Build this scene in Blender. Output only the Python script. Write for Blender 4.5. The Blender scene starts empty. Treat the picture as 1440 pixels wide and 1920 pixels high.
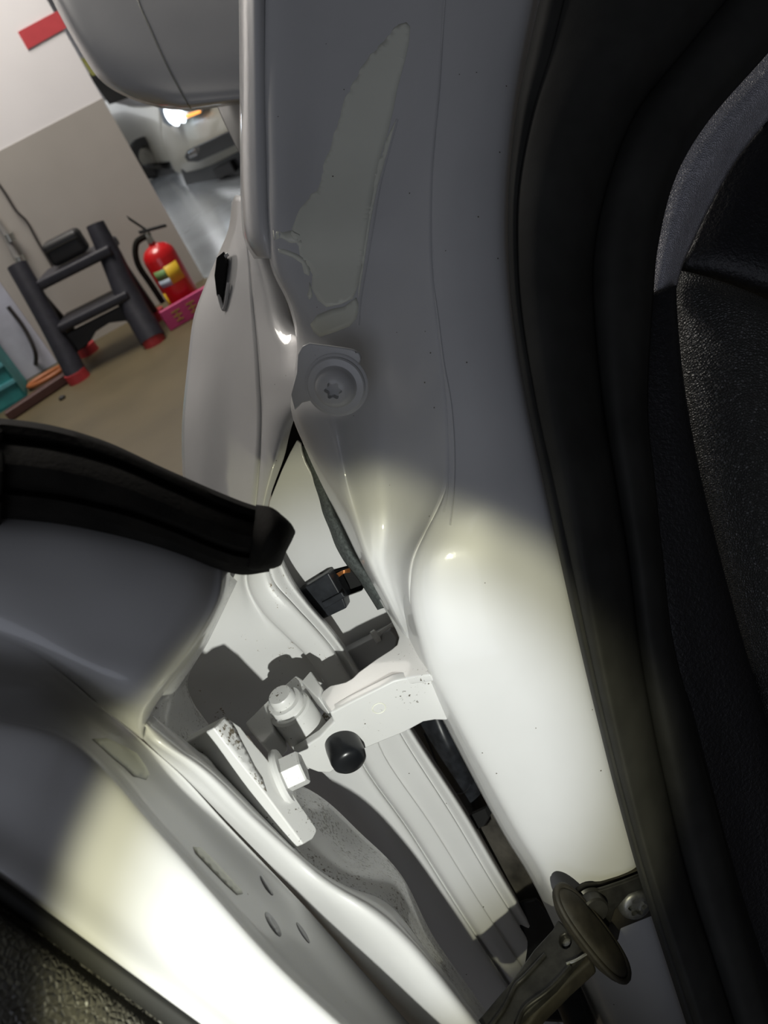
import bpy, bmesh, math, random
from mathutils import Vector, Matrix
from mathutils.bvhtree import BVHTree
random.seed(4)
S = bpy.context.scene
COL = S.collection
# ------------------------------------------------------------------ camera
FPX, PITCH, ROLL = 1450.0, math.radians(31.5), math.radians(27.5)
CAM = Vector((0, 0, 0.95))
FWD = Vector((0, math.cos(PITCH), -math.sin(PITCH)))
_r0 = Vector((1, 0, 0)); _u0 = Vector((0, math.sin(PITCH), math.cos(PITCH)))
R = _r0*math.cos(ROLL) - _u0*math.sin(ROLL)
U = _r0*math.sin(ROLL) + _u0*math.cos(ROLL)
UP = Vector((0, 0, 1))
cd = bpy.data.cameras.new('camera'); cam = bpy.data.objects.new('camera', cd); COL.objects.link(cam)
cd.sensor_fit = 'VERTICAL'; cd.sensor_height = 34.6; cd.lens = 34.6*FPX/1920
cd.clip_start = 0.01; cd.clip_end = 100
m = Matrix((R, U, -FWD)).transposed().to_4x4(); m.translation = CAM
cam.matrix_world = m
cd.dof.use_dof = True; cd.dof.focus_distance = 0.46; cd.dof.aperture_fstop = 13.0
S.camera = cam

def ray(u, v):
    return FWD + R*((u-720)/FPX) - U*((v-960)/FPX)
def P(u, v, d):
    return CAM + ray(u, v)*d
def hit(u, v, p0, n):
    r = ray(u, v)
    return CAM + r*((p0-CAM).dot(n)/r.dot(n))

# ------------------------------------------------------------------ world, lights, exposure
S.view_settings.view_transform = 'Standard'; S.view_settings.look = 'None'
S.view_settings.exposure = 0.0; S.view_settings.gamma = 1.0; S.view_settings.use_curve_mapping = False
W = bpy.data.worlds.new('world'); S.world = W; W.use_nodes = True
W.node_tree.nodes['Background'].inputs[0].default_value = (0.95, 0.95, 1.0, 1)
W.node_tree.nodes['Background'].inputs[1].default_value = 0.06

def spot(name, loc, target, power, size, blend, rad, col):
    l = bpy.data.lights.new(name, 'SPOT'); l.energy = power; l.spot_size = math.radians(size); l.spot_blend = blend
    l.shadow_soft_size = rad; l.color = col
    o = bpy.data.objects.new(name, l); COL.objects.link(o); o.location = loc
    o.rotation_euler = (target-loc).to_track_quat('-Z', 'Y').to_euler(); return o
TORCH = CAM - U*0.17 + R*0.015 - FWD*0.06
AIM = P(694, 1432, 0.45)
spot('torch_core', TORCH, AIM, 6.6, 34.5, 0.60, 0.004, (0.84, 0.89, 1.0))
spot('torch_rim', TORCH, AIM, 4.6, 40.5, 0.28, 0.004, (1.0, 0.97, 0.66))

def area(name, loc, target, sx, sy, power, col):
    l = bpy.data.lights.new(name, 'AREA'); l.shape = 'RECTANGLE'; l.size = sx; l.size_y = sy; l.energy = power; l.color = col
    o = bpy.data.objects.new(name, l); COL.objects.link(o); o.location = loc
    o.rotation_euler = (Vector(target)-Vector(loc)).to_track_quat('-Z', 'Y').to_euler(); return o
area('garage_ceiling_light', (-0.7, 3.7, 3.4), (-1.1, 3.9, 0), 1.6, 1.2, 108, (1.0, 0.94, 0.86))
area('garage_ceiling_light', (-0.6, 6.4, 3.4), (-0.6, 6.4, 0), 1.8, 3.0, 80, (1.0, 0.94, 0.86))
area('garage_ceiling_light', (-2.0, 10.5, 3.4), (-2.0, 10.5, 0), 2.4, 0.8, 55, (0.95, 0.97, 1.0))
area('cool_fill_light', (-2.4, -4.5, 1.6), (0, 0.4, 0.9), 3.6, 2.6, 34, (0.80, 0.85, 1.0))  # added bluish fill for the pillar, from an unseen source behind the camera

# ------------------------------------------------------------------ materials
MATS = {}
def nodes_of(name):
    mt = bpy.data.materials.new(name); mt.use_nodes = True; MATS[name] = mt
    nt = mt.node_tree; return mt, nt, nt.nodes['Principled BSDF']
def noise(nt, scale, detail=3, rough=0.6, vec=None):
    tc = nt.nodes.new('ShaderNodeTexCoord'); n = nt.nodes.new('ShaderNodeTexNoise')
    n.inputs['Scale'].default_value = scale; n.inputs['Detail'].default_value = detail; n.inputs['Roughness'].default_value = rough
    if vec:
        mp = nt.nodes.new('ShaderNodeMapping'); mp.inputs['Scale'].default_value = vec
        nt.links.new(tc.outputs['Object'], mp.inputs[0]); nt.links.new(mp.outputs[0], n.inputs['Vector'])
    else: nt.links.new(tc.outputs['Object'], n.inputs['Vector'])
    return n
def ramp(nt, fac, stops):
    r = nt.nodes.new('ShaderNodeValToRGB'); nt.links.new(fac, r.inputs[0])
    e = r.color_ramp.elements
    while len(e) < len(stops): e.new(0.5)
    for el, (p, c) in zip(e, stops): el.position = p; el.color = (*c, 1) if len(c) == 3 else c
    return r
def bump(nt, bs, h, strength, dist=0.001):
    b = nt.nodes.new('ShaderNodeBump'); b.inputs['Strength'].default_value = strength; b.inputs['Distance'].default_value = dist
    nt.links.new(h, b.inputs['Height']); nt.links.new(b.outputs[0], bs.inputs['Normal'])
def plain(name, col, rough=0.5, metal=0.0, coat=0.0, var=0.12, vscale=18, bmp=0.0, bscale=300, emit=None, spec=0.5):
    mt, nt, bs = nodes_of(name)
    n = noise(nt, vscale)
    lo = tuple(c*(1-var) for c in col); hi = tuple(min(1, c*(1+var)) for c in col)
    r = ramp(nt, n.outputs['Fac'], [(0.3, lo), (0.7, hi)])
    nt.links.new(r.outputs[0], bs.inputs['Base Color'])
    bs.inputs['Roughness'].default_value = rough; bs.inputs['Metallic'].default_value = metal
    bs.inputs['Coat Weight'].default_value = coat; bs.inputs['Coat Roughness'].default_value = 0.06
    bs.inputs['Specular IOR Level'].default_value = spec
    if bmp:
        n2 = noise(nt, bscale, 4); bump(nt, bs, n2.outputs['Fac'], bmp)
    if emit:
        bs.inputs['Emission Color'].default_value = (*emit[0], 1); bs.inputs['Emission Strength'].default_value = emit[1]
    return mt
def paint(name, col=(0.66, 0.66, 0.655), dirt=0.0, dscale=420, dcol=(0.10, 0.085, 0.06), coat=0.7, specks=0.0):
    """white car lacquer; dirt = share of grit specks with their own shapes"""
    mt, nt, bs = nodes_of(name)
    n = noise(nt, 25, 3); r = ramp(nt, n.outputs['Fac'], [(0.3, tuple(c*0.96 for c in col)), (0.7, col)])
    out = r.outputs[0]
    if specks:
        tc = nt.nodes.new('ShaderNodeTexCoord'); vo = nt.nodes.new('ShaderNodeTexVoronoi'); vo.inputs['Scale'].default_value = 95
        nt.links.new(tc.outputs['Object'], vo.inputs['Vector'])
        lt = nt.nodes.new('ShaderNodeMath'); lt.operation = 'LESS_THAN'; nt.links.new(vo.outputs['Distance'], lt.inputs[0]); lt.inputs[1].default_value = 0.042
        sp = nt.nodes.new('ShaderNodeSeparateColor'); nt.links.new(vo.outputs['Color'], sp.inputs[0])
        gt = nt.nodes.new('ShaderNodeMath'); gt.operation = 'GREATER_THAN'; nt.links.new(sp.outputs[0], gt.inputs[0]); gt.inputs[1].default_value = 1-specks
        ml = nt.nodes.new('ShaderNodeMath'); ml.operation = 'MULTIPLY'; nt.links.new(lt.outputs[0], ml.inputs[0]); nt.links.new(gt.outputs[0], ml.inputs[1])
        mx = nt.nodes.new('ShaderNodeMix'); mx.data_type = 'RGBA'
        nt.links.new(ml.outputs[0], mx.inputs['Factor']); nt.links.new(out, mx.inputs['A']); mx.inputs['B'].default_value = (*dcol, 1)
        out = mx.outputs['Result']
    if dirt > 0:
        d1 = noise(nt, dscale, 4, 0.7); d2 = noise(nt, 28, 2)
        mu = nt.nodes.new('ShaderNodeMath'); mu.operation = 'MULTIPLY_ADD'
        nt.links.new(d2.outputs['Fac'], mu.inputs[0]); mu.inputs[1].default_value = 0.55; nt.links.new(d1.outputs['Fac'], mu.inputs[2])
        th = 1.06 - 0.22*dirt
        rr = ramp(nt, mu.outputs[0], [(th-0.07, (0, 0, 0)), (th+0.02, (1, 1, 1))])
        mx = nt.nodes.new('ShaderNodeMix'); mx.data_type = 'RGBA'
        nt.links.new(rr.outputs[0], mx.inputs['Factor']); nt.links.new(out, mx.inputs['A']); mx.inputs['B'].default_value = (*dcol, 1)
        out = mx.outputs['Result']
    nt.links.new(out, bs.inputs['Base Color'])
    bs.inputs['Roughness'].default_value = 0.38; bs.inputs['Coat Weight'].default_value = coat*0.65; bs.inputs['Coat Roughness'].default_value = 0.05
    n2 = noise(nt, 160, 2); b = nt.nodes.new('ShaderNodeBump'); b.inputs['Strength'].default_value = 0.05; b.inputs['Distance'].default_value = 0.0006
    nt.links.new(n2.outputs['Fac'], b.inputs['Height']); nt.links.new(b.outputs[0], bs.inputs['Coat Normal'])
    return mt
paint('paint'); paint('paint_specks', specks=0.45); paint('paint_dirty', dirt=0.18, specks=0.5, dcol=(0.22, 0.17, 0.11)); paint('paint_grit', dirt=0.62, dscale=520, dcol=(0.09, 0.07, 0.045))
paint('plate_grit', dirt=1.25, dscale=480, dcol=(0.11, 0.085, 0.05), coat=0.1)
paint('mark_and_reflection', (0.86, 0.87, 0.75), specks=0.3, coat=0.0)  # pale film for the painted reflections, the channel tape and the paint mark
paint('hinge_paint', (0.70, 0.70, 0.69), dirt=0.10, specks=0.4, coat=0.25)
paint('body_grey', (0.42, 0.42, 0.43), dirt=0.1, coat=0.6)
plain('rubber', (0.012, 0.011, 0.009), 0.85, var=0.4, vscale=60, bmp=0.35, bscale=450, spec=0.15)
plain('rubber_seal', (0.036, 0.036, 0.033), 0.75, spec=0.2, var=0.25, vscale=25, bmp=0.08, bscale=700)
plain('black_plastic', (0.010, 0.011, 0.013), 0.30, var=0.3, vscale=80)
plain('dusty_plastic', (0.018, 0.02, 0.024), 0.38, var=0.5, vscale=120)
plain('dirty_plastic', (0.055, 0.05, 0.042), 0.6, var=0.5, vscale=60, bmp=0.2)
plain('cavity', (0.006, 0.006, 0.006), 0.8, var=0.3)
plain('foam', (0.075, 0.085, 0.082), 0.85, var=0.45, vscale=500, bmp=0.5, bscale=900)
plain('dash_grain', (0.035, 0.035, 0.032), 0.45, var=0.25, vscale=300, bmp=0.9, bscale=420)
plain('dash_plate', (0.012, 0.012, 0.014), 0.42, var=0.2, vscale=300, bmp=0.7, bscale=500)
plain('dash_black', (0.010, 0.010, 0.011), 0.55, var=0.2, vscale=100)
plain('copper', (0.55, 0.22, 0.07), 0.35, metal=0.6)
plain('strap_steel', (0.040, 0.039, 0.036), 0.40, metal=0.4, var=0.5, vscale=90)
plain('strap_rubber', (0.032, 0.028, 0.020), 0.65, var=0.5, vscale=60, bmp=0.2)
plain('zinc', (0.30, 0.30, 0.29), 0.4, metal=0.7, var=0.3, vscale=200)
plain('bright_metal', (0.5, 0.5, 0.46), 0.25, metal=0.8)
def leather(name, col, scale, strength):
    mt, nt, bs = nodes_of(name)
    tc = nt.nodes.new('ShaderNodeTexCoord'); v = nt.nodes.new('ShaderNodeTexVoronoi'); v.feature = 'DISTANCE_TO_EDGE'
    v.inputs['Scale'].default_value = scale; nt.links.new(tc.outputs['Object'], v.inputs['Vector'])
    r = ramp(nt, v.outputs['Distance'], [(0.0, (0, 0, 0)), (0.35, (1, 1, 1))])
    bump(nt, bs, r.outputs[0], strength, 0.0008)
    n = noise(nt, 60); rc = ramp(nt, n.outputs['Fac'], [(0.3, tuple(c*0.8 for c in col)), (0.7, col)])
    nt.links.new(rc.outputs[0], bs.inputs['Base Color']); bs.inputs['Roughness'].default_value = 0.42
leather('leather', (0.13, 0.125, 0.105), 420, 1.0)
leather('dash_leather', (0.045, 0.045, 0.042), 700, 0.6)
leather('silver_weave', (0.62, 0.61, 0.66), 900, 0.8)
# garage
plain('floor_paint', (0.092, 0.072, 0.037), 0.5, var=0.15, vscale=2.5)
plain('floor_far', (0.26, 0.28, 0.30), 0.16, var=0.15, vscale=1.5)
plain('wall_white', (0.80, 0.78, 0.79), 0.6, var=0.03, vscale=2)
plain('wall_grey', (0.40, 0.375, 0.345), 0.38, var=0.06, vscale=2)
plain('stripe_red', (0.52, 0.06, 0.07), 0.5, var=0.05)
plain('skirting_brown', (0.07, 0.03, 0.025), 0.5)
plain('stool_grey', (0.022, 0.022, 0.030), 0.5, var=0.2, vscale=30)
plain('stool_black', (0.012, 0.012, 0.013), 0.5)
plain('foot_red', (0.42, 0.035, 0.04), 0.5)
plain('ext_red', (0.55, 0.012, 0.015), 0.28, coat=0.4, var=0.05)
plain('label_yellow', (0.75, 0.48, 0.03), 0.5, var=0.05)
plain('label_blue', (0.45, 0.52, 0.62), 0.5); plain('label_green', (0.18, 0.32, 0.12), 0.5)
plain('tray_pink', (0.50, 0.05, 0.17), 0.45); plain('tray_text', (0.42, 0.28, 0.05), 0.5)
plain('teal', (0.03, 0.22, 0.22), 0.5, var=0.3, vscale=10); plain('teal_light', (0.12, 0.38, 0.42), 0.5)
plain('hose_orange', (0.32, 0.10, 0.03), 0.5)
plain('conduit', (0.30, 0.29, 0.28), 0.4); plain('cable', (0.035, 0.03, 0.03), 0.5)
plain('column_white', (0.50, 0.51, 0.60), 0.5, var=0.06)
plain('car_silver', (0.42, 0.40, 0.33), 0.42, metal=0.0, coat=0.15, var=0.04)
plain('car_black', (0.015, 0.015, 0.015), 0.4); plain('chrome', (0.7, 0.7, 0.7), 0.12, metal=1.0)
plain('tyre', (0.02, 0.02, 0.02), 0.7)
plain('lamp_glass', (0.6, 0.65, 0.7), 0.1, emit=((0.8, 0.9, 1.0), 5.0)); plain('lamp_amber', (0.8, 0.3, 0.05), 0.2, emit=((1.0, 0.4, 0.08), 1.5))
plain('lamp_clear', (0.35, 0.40, 0.46), 0.1)
plain('window_light', (0.8, 0.8, 0.8), 0.5, emit=((0.95, 0.98, 1.0), 1.8)); plain('sign_yellow', (0.55, 0.52, 0.12), 0.5)

# ------------------------------------------------------------------ helpers
def thing(name, label, cat, loc=(0, 0, 0), group=None):
    o = bpy.data.objects.new(name, None); COL.objects.link(o); o.location = loc; o.empty_display_size = 0.02
    o['label'] = label; o['category'] = cat
    if group: o['group'] = group
    return o
def tag(o, label, cat, group=None):
    o['label'] = label; o['category'] = cat
    if group: o['group'] = group
    return o
class Part:
    """a part of the car: its first mesh is the part, the later ones its sub-parts"""
    def __init__(s, name, label): s.name = name; s.label = label; s.obj = None
def link(name, me, mat, parent=None, label=None):
    pr = None
    if isinstance(parent, Part):
        if parent.obj is None: pr = parent; name = pr.name; label = pr.label; parent = car
        else: parent = parent.obj
    if parent is not None and parent.parent is not None and parent.parent.parent is not None: parent = parent.parent
    o = bpy.data.objects.new(name, me); COL.objects.link(o)
    me.materials.append(MATS[mat] if isinstance(mat, str) else mat)
    if parent:
        o.parent = parent; o.location = -parent.location if parent.parent is None else (0, 0, 0)
    if label: o['label'] = label
    if pr: pr.obj = o
    return o
def struct(o): o['kind'] = 'structure'; return o
def cr(pts, n):
    """Catmull-Rom resample of vectors to n+1 points"""
    k = len(pts)-1; out = []
    for i in range(n+1):
        t = i/n*k; j = min(int(t), k-1); f = t-j
        p1, p2 = pts[j], pts[j+1]
        p0 = pts[j-1] if j > 0 else p1*2-p2
        p3 = pts[j+2] if j+2 <= k else p2*2-p1
        out.append(0.5*((2*p1)+(p2-p0)*f+(2*p0-5*p1+4*p2-p3)*f*f+(3*p1-p0-3*p2+p3)*f**3))
    return out
def grid_mesh(name, g, smooth=True, closed_v=False):
    nr, nc = len(g), len(g[0]); vs = [p for row in g for p in row]; fs = []
    for i in range(nr-1):
        for j in range(nc if closed_v else nc-1):
            a = i*nc+j; b = i*nc+(j+1) % nc
            fs.append((a, b, b+nc, a+nc))
    me = bpy.data.meshes.new(name); me.from_pydata(vs, [], fs); me.update()
    if smooth: me.polygons.foreach_set('use_smooth', [True]*len(me.polygons))
    return me
def face_cam(me):
    s = 0
    for p in me.polygons: s += p.normal.dot(CAM-p.center)*p.area/((CAM-p.center).length)
    if s < 0: me.flip_normals()
def surf(name, rows, mat, parent=None, nu=8, nv=8, thick=0.0012, label=None, conv=None, ext=()):
    """sheet lofted through rows of (u, v, depth) points (smooth both ways) with real thickness"""
    c = conv or P
    pr = [[c(*p) for p in row] for row in rows]
    g1 = [cr(row, nu*(len(row)-1)) for row in pr]
    cols = [cr([g1[i][j] for i in range(len(g1))], nv*(len(g1)-1)) for j in range(len(g1[0]))]
    g = [[cols[j][i] for j in range(len(cols))] for i in range(len(cols[0]))]
    for side, vec in ext:                                # carry the sheet on beyond the view
        st = [vec*(k/6) for k in range(1, 7)]
        if side == 'r0': g = [[p+q for p in g[0]] for q in st[::-1]]+g
        elif side == 'rN': g = g+[[p+q for p in g[-1]] for q in st]
        elif side == 'c0': g = [[row[0]+q for q in st[::-1]]+row for row in g]
        else: g = [row+[row[-1]+q for q in st] for row in g]
    me = grid_mesh(name, g); face_cam(me)
    o = link(name, me, mat, parent, label)
    if thick:
        md = o.modifiers.new('solid', 'SOLIDIFY'); md.thickness = thick; md.offset = -1
    return o
def rowsy(*rows):
    return [[(u, v, d) for (u, d) in r] for v, r in rows]
def prism(name, pts, vec, mat, parent=None, bev=0.0, holes=(), label=None, seg=2, smooth=False):
    """planar outline (3-D points) pushed along vec"""
    bm = bmesh.new()
    def loop(pp):
        vs = [bm.verts.new(p) for p in pp]
        return [bm.edges.new((vs[i], vs[(i+1) % len(vs)])) for i in range(len(vs))]
    ed = loop(pts)
    if not holes:
        bm.faces.new([e.verts[0] for e in ed])
    else:
        for h in holes: ed += loop(h)
        bmesh.ops.triangle_fill(bm, use_beauty=True, edges=ed)
    r = bmesh.ops.extrude_face_region(bm, geom=bm.faces[:])
    bmesh.ops.translate(bm, vec=vec, verts=[v for v in r['geom'] if isinstance(v, bmesh.types.BMVert)])
    bmesh.ops.recalc_face_normals(bm, faces=bm.faces)
    me = bpy.data.meshes.new(name); bm.to_mesh(me); bm.free()
    o = link(name, me, mat, parent, label)
    if bev:
        b = o.modifiers.new('bevel', 'BEVEL'); b.width = bev; b.segments = seg; b.limit_method = 'ANGLE'; b.angle_limit = math.radians(35)
        if True:
            me.polygons.foreach_set('use_smooth', [True]*len(me.polygons))
            w = o.modifiers.new('wn', 'WEIGHTED_NORMAL'); w.keep_sharp = True
    return o
def frame_from(axis):
    a = axis.normalized(); t = Vector((0, 0, 1)) if abs(a.z) < 0.9 else Vector((1, 0, 0))
    x = t.cross(a).normalized(); return x, a.cross(x), a
def lathe(name, prof, org, axis, mat, parent=None, n=32, label=None, ref=None, smooth=True):
    """prof: (radius, height[, lobes amplitude]) rings about axis; ends closed when radius is 0"""
    x, y, a = frame_from(axis)
    if ref is not None:
        x = (ref-a*ref.dot(a)).normalized(); y = a.cross(x)
    g = []
    for pr in prof:
        r, h = pr[0], pr[1]; s = pr[2] if len(pr) > 2 else 0
        g.append([org+a*h+(x*math.cos(t)+y*math.sin(t))*max(r*(1+s*math.cos(6*t)), 1e-5) for t in [2*math.pi*k/n for k in range(n)]])
    me = grid_mesh(name, g, smooth, True)
    bm = bmesh.new(); bm.from_mesh(me); bmesh.ops.remove_doubles(bm, verts=bm.verts, dist=2e-5)
    bmesh.ops.recalc_face_normals(bm, faces=bm.faces); bm.to_mesh(me); bm.free()
    me.polygons.foreach_set('use_smooth', [smooth]*len(me.polygons))
    o = link(name, me, mat, parent, label)
    if smooth:
        md = o.modifiers.new('edge', 'EDGE_SPLIT'); md.split_angle = math.radians(38)
    return o
def tube(name, pts, rad, mat, parent=None, n=10, res=6, label=None, flat=1.0, flatdir=None):
    pts = [Vector(p) for p in pts]
    path = cr(pts, res*(len(pts)-1)) if len(pts) > 2 else pts
    rads = rad if isinstance(rad, (list, tuple)) else [rad]*len(pts)
    g = []; prev = None
    for i, p in enumerate(path):
        t = (path[min(i+1, len(path)-1)]-path[max(i-1, 0)]).normalized()
        if flatdir is not None: x = (flatdir-t*flatdir.dot(t)).normalized()
        elif prev is None: x = frame_from(t)[0]
        else: x = (prev-t*prev.dot(t)).normalized()
        prev = x; y = t.cross(x)
        f = i/(len(path)-1)*(len(rads)-1); k = min(int(f), len(rads)-2) if len(rads) > 1 else 0
        rr = rads[k]+(rads[min(k+1, len(rads)-1)]-rads[k])*(f-k)
        g.append([p+(x*math.cos(a)*flat+y*math.sin(a))*rr for a in [2*math.pi*q/n for q in range(n)]])
    me = grid_mesh(name, g, True, True)
    bm = bmesh.new(); bm.from_mesh(me); bm.verts.ensure_lookup_table()
    L = len(path)
    bm.faces.new([bm.verts[q] for q in range(n)][::-1]); bm.faces.new([bm.verts[(L-1)*n+q] for q in range(n)])
    bmesh.ops.recalc_face_normals(bm, faces=bm.faces); bm.to_mesh(me); bm.free()
    o = link(name, me, mat, parent, label)
    md = o.modifiers.new('edge', 'EDGE_SPLIT'); md.split_angle = math.radians(50)
    return o
def obox(name, c, ax, ay, az, mat, parent=None, bev=0.0, label=None):
    """box with centre c and half-axis vectors"""
    pts = [c-ax-ay-az, c+ax-ay-az, c+ax+ay-az, c-ax+ay-az]
    return prism(name, pts, az*2, mat, parent, bev, label=label)
def tree_of(o):
    me = o.data; off = o.parent.location if o.parent else Vector()
    return BVHTree.FromPolygons([v.co.copy() for v in me.vertices], [tuple(p.vertices) for p in me.polygons])
def decal(name, outline, target, mat, parent, off=0.00018, cut=6, label=None):
    """film or painted reflection with its own outline lying on a built surface"""
    bt = tree_of(target)
    bm = bmesh.new(); vs = [bm.verts.new((u, v, 0)) for u, v in outline]
    ed = [bm.edges.new((vs[i], vs[(i+1) % len(vs)])) for i in range(len(vs))]
    bmesh.ops.triangle_fill(bm, use_beauty=True, edges=ed)
    for _ in range(cut):
        le = [e for e in bm.edges if e.calc_length() > 14]
        if not le: break
        bmesh.ops.subdivide_edges(bm, edges=le, cuts=1)
        bmesh.ops.triangulate(bm, faces=[f for f in bm.faces if len(f.verts) > 3])
    for v in bm.verts:
        d = ray(v.co.x, v.co.y).normalized(); loc, n, i, ds = bt.ray_cast(CAM, d)
        if loc is None: md0 = sum((w_.co for w_ in target.data.vertices), Vector())/len(target.data.vertices); loc, n, i, ds = bt.find_nearest(P(v.co.x, v.co.y, (md0-CAM).dot(FWD)))
        if n.dot(CAM-loc) < 0: n = -n
        v.co = loc+n*off
    me = bpy.data.meshes.new(name); bm.to_mesh(me); bm.free(); face_cam(me)
    me.polygons.foreach_set('use_smooth', [True]*len(me.polygons))
    o = link(name, me, mat, parent, label)
    md = o.modifiers.new('solid', 'SOLIDIFY'); md.thickness = off*0.8; md.offset = -1
    return o
def mix(a, b, t): return tuple(a[i]+(b[i]-a[i])*t for i in range(len(a)))
def seam(name, pts, target, rad, mat, parent, label=None, off=0.0):
    """thin raised bead following a built surface"""
    bt = tree_of(target); out = []
    dense = cr([Vector((u, v, 0)) for u, v in pts], 4*(len(pts)-1))
    for q in dense:
        loc, n, i, ds = bt.ray_cast(CAM, ray(q.x, q.y).normalized())
        if loc is None: continue
        if n.dot(CAM-loc) < 0: n = -n
        out.append(loc+n*off)
    return tube(name, out, rad, mat, parent, 6, 1, label)

def dirv(a, b, ln): return (P(*b)-P(*a)).normalized()*ln
PUP = dirv((900, 180, .415), (925, -60, .432), .45)       # pillar carries on upwards
PDN = dirv((1150, 1755, .464), (1225, 1950, .490), .35)    # and downwards
SUP = dirv((1200, 90, .375), (1350, -80, .385), .45)       # seal follows the windscreen pillar
DLF = dirv((80, 1362, .258), (-80, 1330, .252), .55)       # door carries on to the left
DDN = dirv((570, 1852, .298), (670, 1942, .303), .30)      # and down to the right
RGT = R*0.5-U*0.10
# ================================================================== GARAGE (setting)
G0 = Vector((0, 0, 0))
def flo(u, v, z=0.0): return hit(u, v, Vector((0, 0, z)), UP)
wa, wb = flo(110, 677), flo(385, 521)
wdir = (wb-wa); wdir.z = 0; wdir.normalize()
wn = Vector((wdir.y, -wdir.x, 0))
if wn.dot(CAM-wa) < 0: wn = -wn
def onwall(u, v, off=0.0): return hit(u, v, wa+wn*off, wn)
wend = onwall(383, 523); wend.z = 0
wstart = wa-wdir*3.0
dz = 0.5*(onwall(20, 272).z+onwall(180, 190).z)
def wallbox(name, z0, z1, off0, off1, mat, a=wstart, b=wend):
    p = [a+wn*off1, b+wn*off1, b-wn*off0, a-wn*off0]
    return prism(name, [Vector((q.x, q.y, z0)) for q in p], Vector((0, 0, z1-z0)), mat)
wl = struct(wallbox('wall_left', dz, 3.4, 0.25, 0.0, 'wall_white'))
struct(wallbox('wall_left_dado', 0, dz, 0.25, 0.004, 'wall_grey')).parent = wl
st = struct(prism('trim_1', [onwall(u, v, 0.002) for u, v in ((33, 60), (108, 20), (125, 52), (52, 93))], wn*0.004, 'stripe_red'))
p = [Vector((-14, -6, 0)), Vector((9, -6, 0)), Vector((9, 19, 0)), Vector((-14, 19, 0))]
struct(prism('floor', p, Vector((0, 0, -0.1)), 'floor_paint'))
fx = wend+wn*0.02
far = [wend+wn*0.35+wdir*(-0.15), wend+wn*0.05+wdir*0.25, Vector((-9, 18.8, 0)), Vector((7, 18.8, 0)), Vector((7, 5.6, 0))]
far = [Vector((q.x, q.y, 0.003)) for q in (flo(402, 520), flo(388, 560), flo(388, 560)+wdir*0.0)]
fa = flo(470, 520); fb = flo(378, 522)
struct(prism('floor_far_bay', [Vector((q.x, q.y, 0.0)) for q in (fb, Vector((fb.x-6, 18.9, 0)), Vector((7, 18.9, 0)), Vector((7, fa.y, 0)), fa)], Vector((0, 0, 0.004)), 'floor_far'))
wf = struct(prism('wall_back', [Vector((-14, 19, 0)), Vector((9, 19, 0)), Vector((9, 19.2, 0)), Vector((-14, 19.2, 0))], Vector((0, 0, 3.6)), 'wall_white'))
for i, x0 in enumerate((-9.4, -7.2, -5.0, -2.8, -0.6, 1.6)):
    w = struct(prism('window_%d' % (i+1), [Vector((x0, 18.95, 1.1)), Vector((x0+1.5, 18.95, 1.1)), Vector((x0+1.5, 18.95, 2.9)), Vector((x0, 18.95, 2.9))], Vector((0, 0.06, 0)), 'window_light'))
# brown skirting strip along the wall foot, left of the stool
s0, s1 = flo(20, 792), flo(140, 712)
struct(prism('baseboard_left', [q+Vector((0, 0, 0.002)) for q in (s0, s1, s1-wn*0.06, s0-wn*0.06)], Vector((0, 0, 0.05)), 'skirting_brown', bev=0.006))
# pale column at the left edge of the wall
ca, cb = onwall(20, 700), onwall(97, 690); ca.z = cb.z = 0
cfl = flo(110, 692)
cb = cfl-wn*((cfl-wa).dot(wn)); cb.z = 0; cq = cb-wdir*0.55
struct(prism('trim_2', [q for q in (cb+wn*0.03, cq+wn*0.03, cq-wn*0.02, cb-wn*0.02)], Vector((0, 0, 1.02)), 'column_white', bev=0.004))
# conduit with clamps down the wall, and a thin cable
t = thing('wall_conduit', 'thin grey pipe with a clamp running down the wall behind the step stool', 'pipe', onwall(40, 480))
tube('pipe', [onwall(-20, 395, 0.05), onwall(10, 440, 0.05), onwall(30, 480, 0.05), onwall(45, 505, 0.05)], 0.018, 'conduit', t)
for (u, v) in ((18, 445), (38, 487)):
    lathe('clamp', [(0, -0.02), (0.028, -0.02), (0.028, 0.02), (0, 0.02)], onwall(u, v, 0.05), Vector((0.15, 0, 1)), 'bright_metal', t, 12)
tag(tube('wall_cable', [onwall(-10, 335, 0.02), onwall(8, 360, 0.02), onwall(30, 395, 0.02), onwall(50, 415, 0.02), onwall(70, 452, 0.02), onwall(102, 505, 0.02)], 0.006, 'cable'), 'thin dark cable hanging on the grey wall left of the fire extinguisher', 'cable')

# ------------------------------------------------------------------ step stool
FL, FR = flo(150, 712), flo(291, 643)
sx = (FR-FL); sw = sx.length; sx.normalize(); sy = Vector((-sx.y, sx.x, 0))
if sy.dot(wn) > 0: sy = -sy
def onst(u, v, back): return hit(u, v, FL+sy*back, sy)
stool = thing('step_stool', 'dark grey plastic step stool with red feet against the grey wall', 'step stool', (FL+FR)/2)
FLt = onst(32, 497, 0.20); FRt = onst(178, 420, 0.20)
up = [FL, FL.lerp(FLt, 0.5), FLt.lerp(FL, 0.02)]
tube('front_leg', [FL+UP*0.02, FL.lerp(FLt, 0.5)+sx*0.004, FLt], [0.058, 0.054, 0.052], 'stool_grey', stool, 12)
tube('front_leg', [FR+UP*0.02, onst(243, 560, 0.10), onst(212, 490, 0.16), FRt], [0.068, 0.066, 0.058, 0.046], 'stool_grey', stool, 12)
BL, BR = flo(168, 656)-wn*0.0, flo(300, 590)
BL, BR = flo(168, 662), flo(297, 599)
seat_z = onst(125, 505, 0.25).z
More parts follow.
